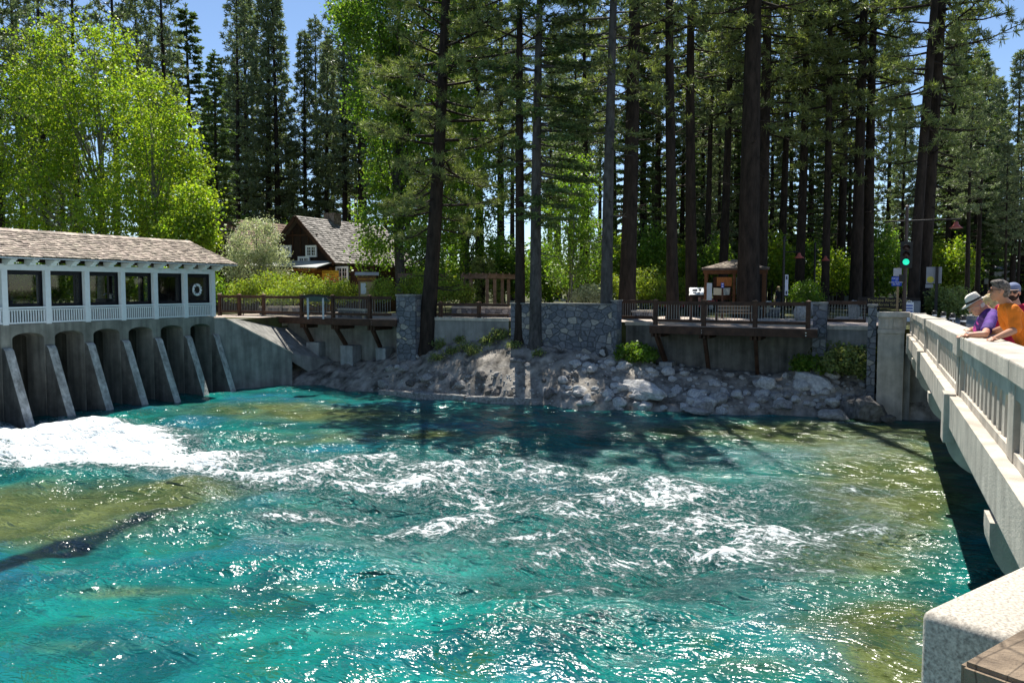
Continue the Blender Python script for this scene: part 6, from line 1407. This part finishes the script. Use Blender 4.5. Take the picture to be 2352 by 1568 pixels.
def figure(label, feet, hc, f_head, neck, shL, shR, elL, elR, wrL, wrR, hip, hd, mats, hair, extras=None, up_head=(0, 0, 1), vox=.0085, group=None, k=1.0, sleeve=.85, shirt_extra=()):
    """all joints in world space; feet: (left, right) ground points"""
    o = (Vector(feet[0])+Vector(feet[1]))/2; t = thing('person', label, 'person', o, 0, group); sk, shirt, pants, shoe, hairm = mats
    V_ = Vector; shL, shR, elL, elR, wrL, wrR, hip, neck, hc = map(V_, (shL, shR, elL, elR, wrL, wrR, hip, neck, hc))
    hp, P, B = head_prims(hc, f_head, up_head, k); ax = (shL-shR).normalized(); hl, hr_ = hip+ax*.09, hip-ax*.09
    body = hp+[('c', P(-.02, 0, -.05), .056*k, neck, .062*k), ('c', neck, .07*k, hip, .10), ('c', shL, .058*k, shR, .058*k)]
    for s, e, w in ((shL, elL, wrL), (shR, elR, wrR)): body += [('c', s, .052*k, e, .043*k), ('c', e, .044*k, e.lerp(w, .35), .043*k), ('c', e.lerp(w, .35), .043*k, w, .027*k)]
    for w, (d, n, sd) in ((wrL, hd[0]), (wrR, hd[1])): body += hand_prims(w, d, n, sd, k)
    knees = []
    for h, ft in ((hl, feet[0]), (hr_, feet[1])):
        ft = V_(ft); kn = h.lerp(ft, .5)+V_(f_head).normalized()*.03; knees.append(kn); an = ft+V_((0, 0, .09)); body += [('c', h, .085, kn, .055), ('c', kn, .055, an, .04)]
    organic('body', rel(body, o), vox, sk, t)
    mid = neck.lerp(hip, .45); sp = [('c', shL, .072*k, shR, .072*k), ('c', neck-V_((0, 0, .05)), .085*k, mid, .13*k), ('c', mid+ax*.055, .115*k, hip+ax*.06, .125*k), ('c', mid-ax*.055, .115*k, hip-ax*.06, .125*k), ('c', shL.lerp(shR, .25), .085*k, mid+ax*.06, .11*k), ('c', shR.lerp(shL, .25), .085*k, mid-ax*.06, .11*k)]
    for s, e in ((shL, elL), (shR, elR)): sp.append(('c', s, .074*k, s.lerp(e, sleeve), .068*k))
    organic('shirt', rel(sp+list(shirt_extra), o), .011, shirt, t, 4)
    pp = [('c', hl, .115, hr_, .115)]
    for h, kn, ft in ((hl, knees[0], feet[0]), (hr_, knees[1], feet[1])): pp += [('c', h, .105, kn, .078), ('c', kn, .076, V_(ft)+V_((0, 0, .10)), .062)]
    organic('trousers', rel(pp, o), .014, pants, t, 4)
    fd = V_((V_(f_head).x, V_(f_head).y, 0)).normalized()
    for ft in feet: organic('shoe', rel([('c', V_(ft)+V_((0, 0, .045))-fd*.05, .045, V_(ft)+V_((0, 0, .04))+fd*.13, .04)], o), .012, shoe, t)
    hr = [q for q in hair(P, B)]
    if hr: organic('hair', rel(hr, o), .009, hairm, t, 3)
    if extras: extras(t, o, P, B)
    return t, o, P, B
jeans = M('denim', (.035, .05, .09), rough=.85, var=.3, scale=20); shoe_m = M('shoes', (.05, .045, .04), rough=.6)
orange = M('orange_cotton', (.72, .185, .014), rough=.85, var=.14, scale=5, bump=.25, bscale=7); purple = M('purple_plaid', (.040, .024, .17), rough=.8, var=.4, scale=6, base2=(.12, .035, .26), bump=.25, bscale=7); red = M('red_cotton', (.48, .012, .05), rough=.8, var=.2, bump=.2, bscale=7)
hair_brown = M('brown_hair', (.035, .026, .02), rough=.5, var=.5, scale=40, base2=(.24, .20, .17), bump=.7, bscale=60); hair_white = M('white_hair', (.5, .47, .42), rough=.6, var=.2, bump=.5, bscale=50); hair_blond = M('blond_hair', (.48, .36, .17), rough=.55, var=.4, scale=25, bump=.7, bscale=40); beard = M('beard', (.035, .018, .012), rough=.8, var=.4, scale=40, bump=.5, bscale=60)
zc_ = lambda y: capz(y)
def oncap(px, py, dz=.022):
    v = PZ(px, py, 4.39)
    for _ in range(3): v = PZ(px, py, capz(v.y)+dz)
    return v
def ground_z(y): return capz(y)-1.02
# --- man in orange
fo = Vector((-.99, -.10, .06)); hc = PD(2294, 668, 9.85); sc = PD(2319, 709, 9.85)
neckp = PD(2310, 698, 9.87); shL = sc+Vector((.02, -.185, -.015)); shR = sc+Vector((-.04, .185, -.015))
wl = oncap(2282, 778, .03); wr = oncap(2262, 768.5, .03); tl_ = oncap(2243, 783.5); tr_ = oncap(2231, 773)
gz = ground_z(sc.y); hip = Vector((1.62, sc.y+.03, gz+.93)); ft = (Vector((1.66, sc.y-.12, gz)), Vector((1.60, sc.y+.15, gz)))
elL = PD(2333, 757, 9.6); elR = PD(2312, 752, 10.0)
def hair_short(P, B): return [('e', P(-.022, 0, .044), (.100, .083, .088), B), ('e', P(-.062, 0, -.015), (.058, .074, .075), B), ('e', P(.045, 0, .098), (.055, .062, .030), B), ('e', P(.0, .0, .108), (.07, .065, .03), B)]
def ex_orange(t, o, P, B):
    mb = MB(); r = .0035
    f, l, u = B.col[0], B.col[1], B.col[2]
    for s in (-1, 1):
        mb.tube([P(.092, s*.034, .012)-o, P(.05, s*.078, .014)-o, P(-.005, s*.085, .008)-o], r, 5); mb.lathe([(.024, 0), (.024, .004), (.001, .005)], P(.096, s*.034, .004)-o, 14, ax=f)
    mb.tube([P(.1, -.012, .01)-o, P(.1, .012, .01)-o], r, 5); mb.build('glasses', M('glasses', (.02, .02, .025), rough=.15), t, fix=False)
    mb = MB(); a = wr-(tr_-wr).normalized()*.01; d = (tr_-wr).normalized(); mb.tube([a-d*.012-o, a+d*.012-o], .033, 14); mb.build('wristband', black_metal, t)
figure('man in an orange T-shirt leaning both hands on the bridge parapet', ft, hc, fo, neckp, shL, shR, elL, elR, wl, wr, hip, ((tl_-wl, (0, 0, 1), -1), (tr_-wr, (0, 0, 1), 1)), (skin_tan, orange, jeans, shoe_m, hair_brown), hair_short, ex_orange, sleeve=.92)
# --- man in the purple shirt and hat, bent over his forearms
fp = Vector((-.86, -.22, -.50)); hc = PD(2242, 704, 11.3); sc = PD(2274, 718, 11.3)
neckp = PD(2262, 711, 11.3); shL = sc+Vector((.02, -.18, -.02)); shR = sc+Vector((-.03, .18, -.03))
elL = oncap(2262, 768, .05); wl = oncap(2222, 769.5, .035); tl_ = oncap(2203, 772); elR = oncap(2244, 756, .05); wr = oncap(2226, 757, .035); tr_ = oncap(2212, 762)
gz = ground_z(sc.y); hip = Vector((1.78, sc.y+.05, gz+.90)); ft = (Vector((1.80, sc.y-.1, gz)), Vector((1.72, sc.y+.17, gz)))
def hair_rim(P, B): return [('e', P(-.05, 0, -.01), (.062, .079, .05), B)]
hat_m = M('pale_straw', (.62, .58, .50), rough=.85, var=.10, scale=20, bump=.2, bscale=60)
pink = M('pink_cotton', (.75, .10, .45), rough=.8)
def ex_hat(t, o, P, B):
    f, l, u = B.col[0], B.col[1], B.col[2]; mb = MB(); n = 32; rings = []
    c = P(-.01, 0, .060)-o
    prof = [(1.0, .0, 0), (1.02, .004, 0), (.62, .012, 0), (.60, .03, 0), (.57, .075, 0), (.50, .118, 0), (.42, .128, 0), (.20, .112, 0), (.001, .108, 0)]
    for r, z, _ in prof:
        for k in range(n):
            a = 2*pi*k/n; x = .165*r*cos(a)*1.08; y = .145*r*sin(a); zz = z
            if r > .8: zz += .022*abs(sin(a))**3-.012*max(0, cos(a))
            if .1 < r < .6 and z > .07: x *= 1-.05*abs(cos(a)); zz -= .02*max(0, cos(a))**3; y *= 1-.22*max(0, cos(a))
            mb.v.append(tuple(c+f*x+l*y+u*zz))
    for i in range(len(prof)-1):
        for k in range(n): mb.f.append((i*n+k, i*n+(k+1) % n, (i+1)*n+(k+1) % n, (i+1)*n+k))
    h = mb.build('sun_hat', hat_m, t, smooth=True, fix=False)
    mb = MB()
    for z in (.020, .048):
        for k in range(n):
            a = 2*pi*k/n; r = .165*(.615 if z < .03 else .595); mb.v.append(tuple(c+f*(r*cos(a)*1.085)+l*(r*.885*sin(a))+u*z))
    for k in range(n): mb.f.append((k, (k+1) % n, n+(k+1) % n, n+k))
    mb.build('hat_band', M('hat_band', (.045, .03, .02), rough=.6), h, smooth=True, fix=False)
    mb = MB()
    for s in (-1, 1):
        mb.tube([P(.098, s*.034, .012)-o, P(.05, s*.079, .014)-o, P(-.005, s*.086, .008)-o], .003, 5)
        mb.tube([P(.1, s*.034+.022*cos(q), .002+.018*sin(q))-o for q in np.linspace(0, 2*pi, 11)], .003, 5)
    mb.build('glasses', steel, t, fix=False)
    mb = MB(); d = (tl_-wl).normalized(); mb.tube([wl-d*.014-o, wl+d*.014-o], .034, 14); mb.build('wrist_watch', steel, t)
    organic('pink_sleeve', rel([('c', shR.lerp(elR, .45), .068, elR, .058)], o), .012, pink, t, 3)
figure('elderly man in a purple shirt and pale brimmed hat bent over the bridge parapet', ft, hc, fp, neckp, shL, shR, elL, elR, wl, wr, hip, ((tl_-wl, (0, 0, 1), -1), (tr_-wr, (0, 0, 1), 1)), (skin, purple, jeans, shoe_m, hair_white), hair_rim, ex_hat, up_head=(-.3, 0, 1), sleeve=.8)
# --- bearded man in red behind
fr = Vector((-.25, -.95, 0)); hc = PD(2327, 671, 11.0); sc = PD(2336, 709, 11.0); gz = ground_z(sc.y)
shL = sc+Vector((.19, -.02, -.01)); shR = sc+Vector((-.19, .03, -.01)); hip = Vector((sc.x, sc.y+.02, gz+.93)); ft = (hip+Vector((.12, 0, -.93)), hip+Vector((-.12, .03, -.93)))
elL = shL+Vector((.05, 0, -.29)); elR = shR+Vector((-.05, .0, -.29)); wl = elL+Vector((-.02, -.12, -.22)); wr = elR+Vector((.02, -.10, -.22))
def hair_beard(P, B): return [('e', P(.040, 0, -.078), (.052, .056, .042), B), ('c', P(.02, .062, -.03), .018, P(.045, .045, -.075), .02), ('c', P(.02, -.062, -.03), .018, P(.045, -.045, -.075), .02), ('c', P(.088, -.022, -.05), .009, P(.088, .022, -.05), .009)]
def ex_cap(t, o, P, B):
    f, l, u = B.col[0], B.col[1], B.col[2]
    c = organic('baseball_cap', rel([('e', P(-.012, 0, .055), (.106, .088, .078), B), ('e', P(-.012, 0, .03), (.107, .089, .03), B)], o), .010, M('cap_blue', (.16, .19, .30), rough=.8, var=.15), t, 2)
    mb = MB(); n = 12; top = []
    for k in range(n): a = -1.35+2.7*k/(n-1); top.append((.085+.085*cos(a)*.9, .082*sin(a)))
    mb.prism([P(x, y, .030-.012*(x-.08)/.09+.0)-o for x, y in top]+[P(.06, .075, .034)-o, P(.06, -.075, .034)-o], u*.006); mb.build('cap_brim', M('cap_brim', (.22, .15, .12), rough=.8), c)
    mb = MB()
    for s in (-1, 1): mb.ell(P(.086, s*.034, .004)-o, (.012, .033, .024), 12, 8, B); mb.tube([P(.085, s*.06, .012)-o, P(-.0, s*.084, .010)-o], .004, 5)
    mb.tube([P(.098, -.02, .012)-o, P(.098, .02, .012)-o], .004, 5); mb.build('sunglasses', M('sunglasses', (.006, .006, .008), rough=.08, spec=.7), t, smooth=True, fix=False)
figure('bearded man in a red shirt, blue cap and sunglasses behind the man in orange', ft, hc, fr, PD(2331, 698, 11.0), shL, shR, elL, elR, wl, wr, hip, ((Vector((0, -.2, -1)), (1, 0, 0), 1), (Vector((0, -.2, -1)), (-1, 0, 0), -1)), (skin, red, jeans, shoe_m, beard), hair_beard, ex_cap)
# --- blond woman hidden behind the man in the hat
hc = PD(2272, 694, 12.6); sc = hc+Vector((.0, .02, -.30)); gz = ground_z(sc.y); fw = Vector((-.9, .3, -.1)); hip = Vector((sc.x+.12, sc.y, gz+.88)); ft = (hip+Vector((0, -.1, -.88)), hip+Vector((0, .1, -.88)))
shL = sc+Vector((-.02, -.16, 0)); shR = sc+Vector((-.02, .16, 0)); elL = shL+Vector((-.12, 0, -.25)); elR = shR+Vector((-.12, 0, -.25)); wl = elL+Vector((-.15, 0, -.08)); wr = elR+Vector((-.15, 0, -.08))
def hair_long(P, B): return [('e', P(-.02, 0, .03), (.108, .092, .105), B), ('e', P(-.06, 0, -.06), (.07, .095, .10), B), ('e', P(-.09, 0, -.12), (.05, .07, .08), B)]
figure('blond person in dark clothes half hidden behind the man in the hat', ft, hc, fw, hc+Vector((0, 0, -.2)), shL, shR, elL, elR, wl, wr, hip, ((wl-elL, (0, 0, 1), -1), (wr-elR, (0, 0, 1), 1)), (skin, M('black_cloth', (.02, .02, .025), rough=.85), jeans, shoe_m, hair_blond), hair_long, None, vox=.012)
# --- small figures on the promenade
def stander(label, px, d, ytop, fcam, shirt, pants, hairm, z=ZG, hat=None, hairf=None):
    v = GP(px, d, z); h = EYE+(662-ytop)*d/FPX-z; k = h/1.72; q = view_rot(v); f = Vector((cos(q+fcam), sin(q+fcam), 0)); l = Vector((0, 0, 1)).cross(f)
    U = lambda a, b, c: v+f*(a*k)+l*(b*k)+Vector((0, 0, c*k))
    figure(label, (U(0, .1, 0), U(.12, -.1, 0)), U(.02, 0, 1.60), f, U(0, 0, 1.46), U(0, .18, 1.42), U(0, -.18, 1.42), U(-.04, .24, 1.14), U(.08, -.24, 1.14), U(.08, .24, .90), U(.25, -.2, 1.0), U(0, 0, .93), ((Vector((0, 0, -1)), -l, 1), (f, l, 1)), (skin, shirt, pants, shoe_m, hairm), hairf or hair_short, hat, vox=.016, k=k)
stander('person in dark clothes walking past the cream coloured cart', 1737, 47.5, 656, pi, MATS['black_cloth'], jeans, hair_brown)
stander('blond woman in a dark top behind the bell lamp with the banner', 1788, 50, 658, pi*.8, MATS['black_cloth'], jeans, hair_blond, hairf=hair_long)
white_shirt = M('white_shirt', (.72, .72, .76), rough=.8)
def helmet(t, o, P, B): organic('helmet', rel([('e', P(-.01, 0, .06), (.12, .095, .08), B)], o), .014, white_paint, t, 2)
stander('person in a white shirt and helmet behind the carved sign', 1992, 55, 669, pi/2, white_shirt, jeans, hair_brown, hat=helmet)
stander('person in a dark shirt and pale helmet left of the person in white', 1978, 60, 674, pi/2, MATS['black_cloth'], jeans, hair_brown, hat=helmet)
bpy.context.view_layer.update()
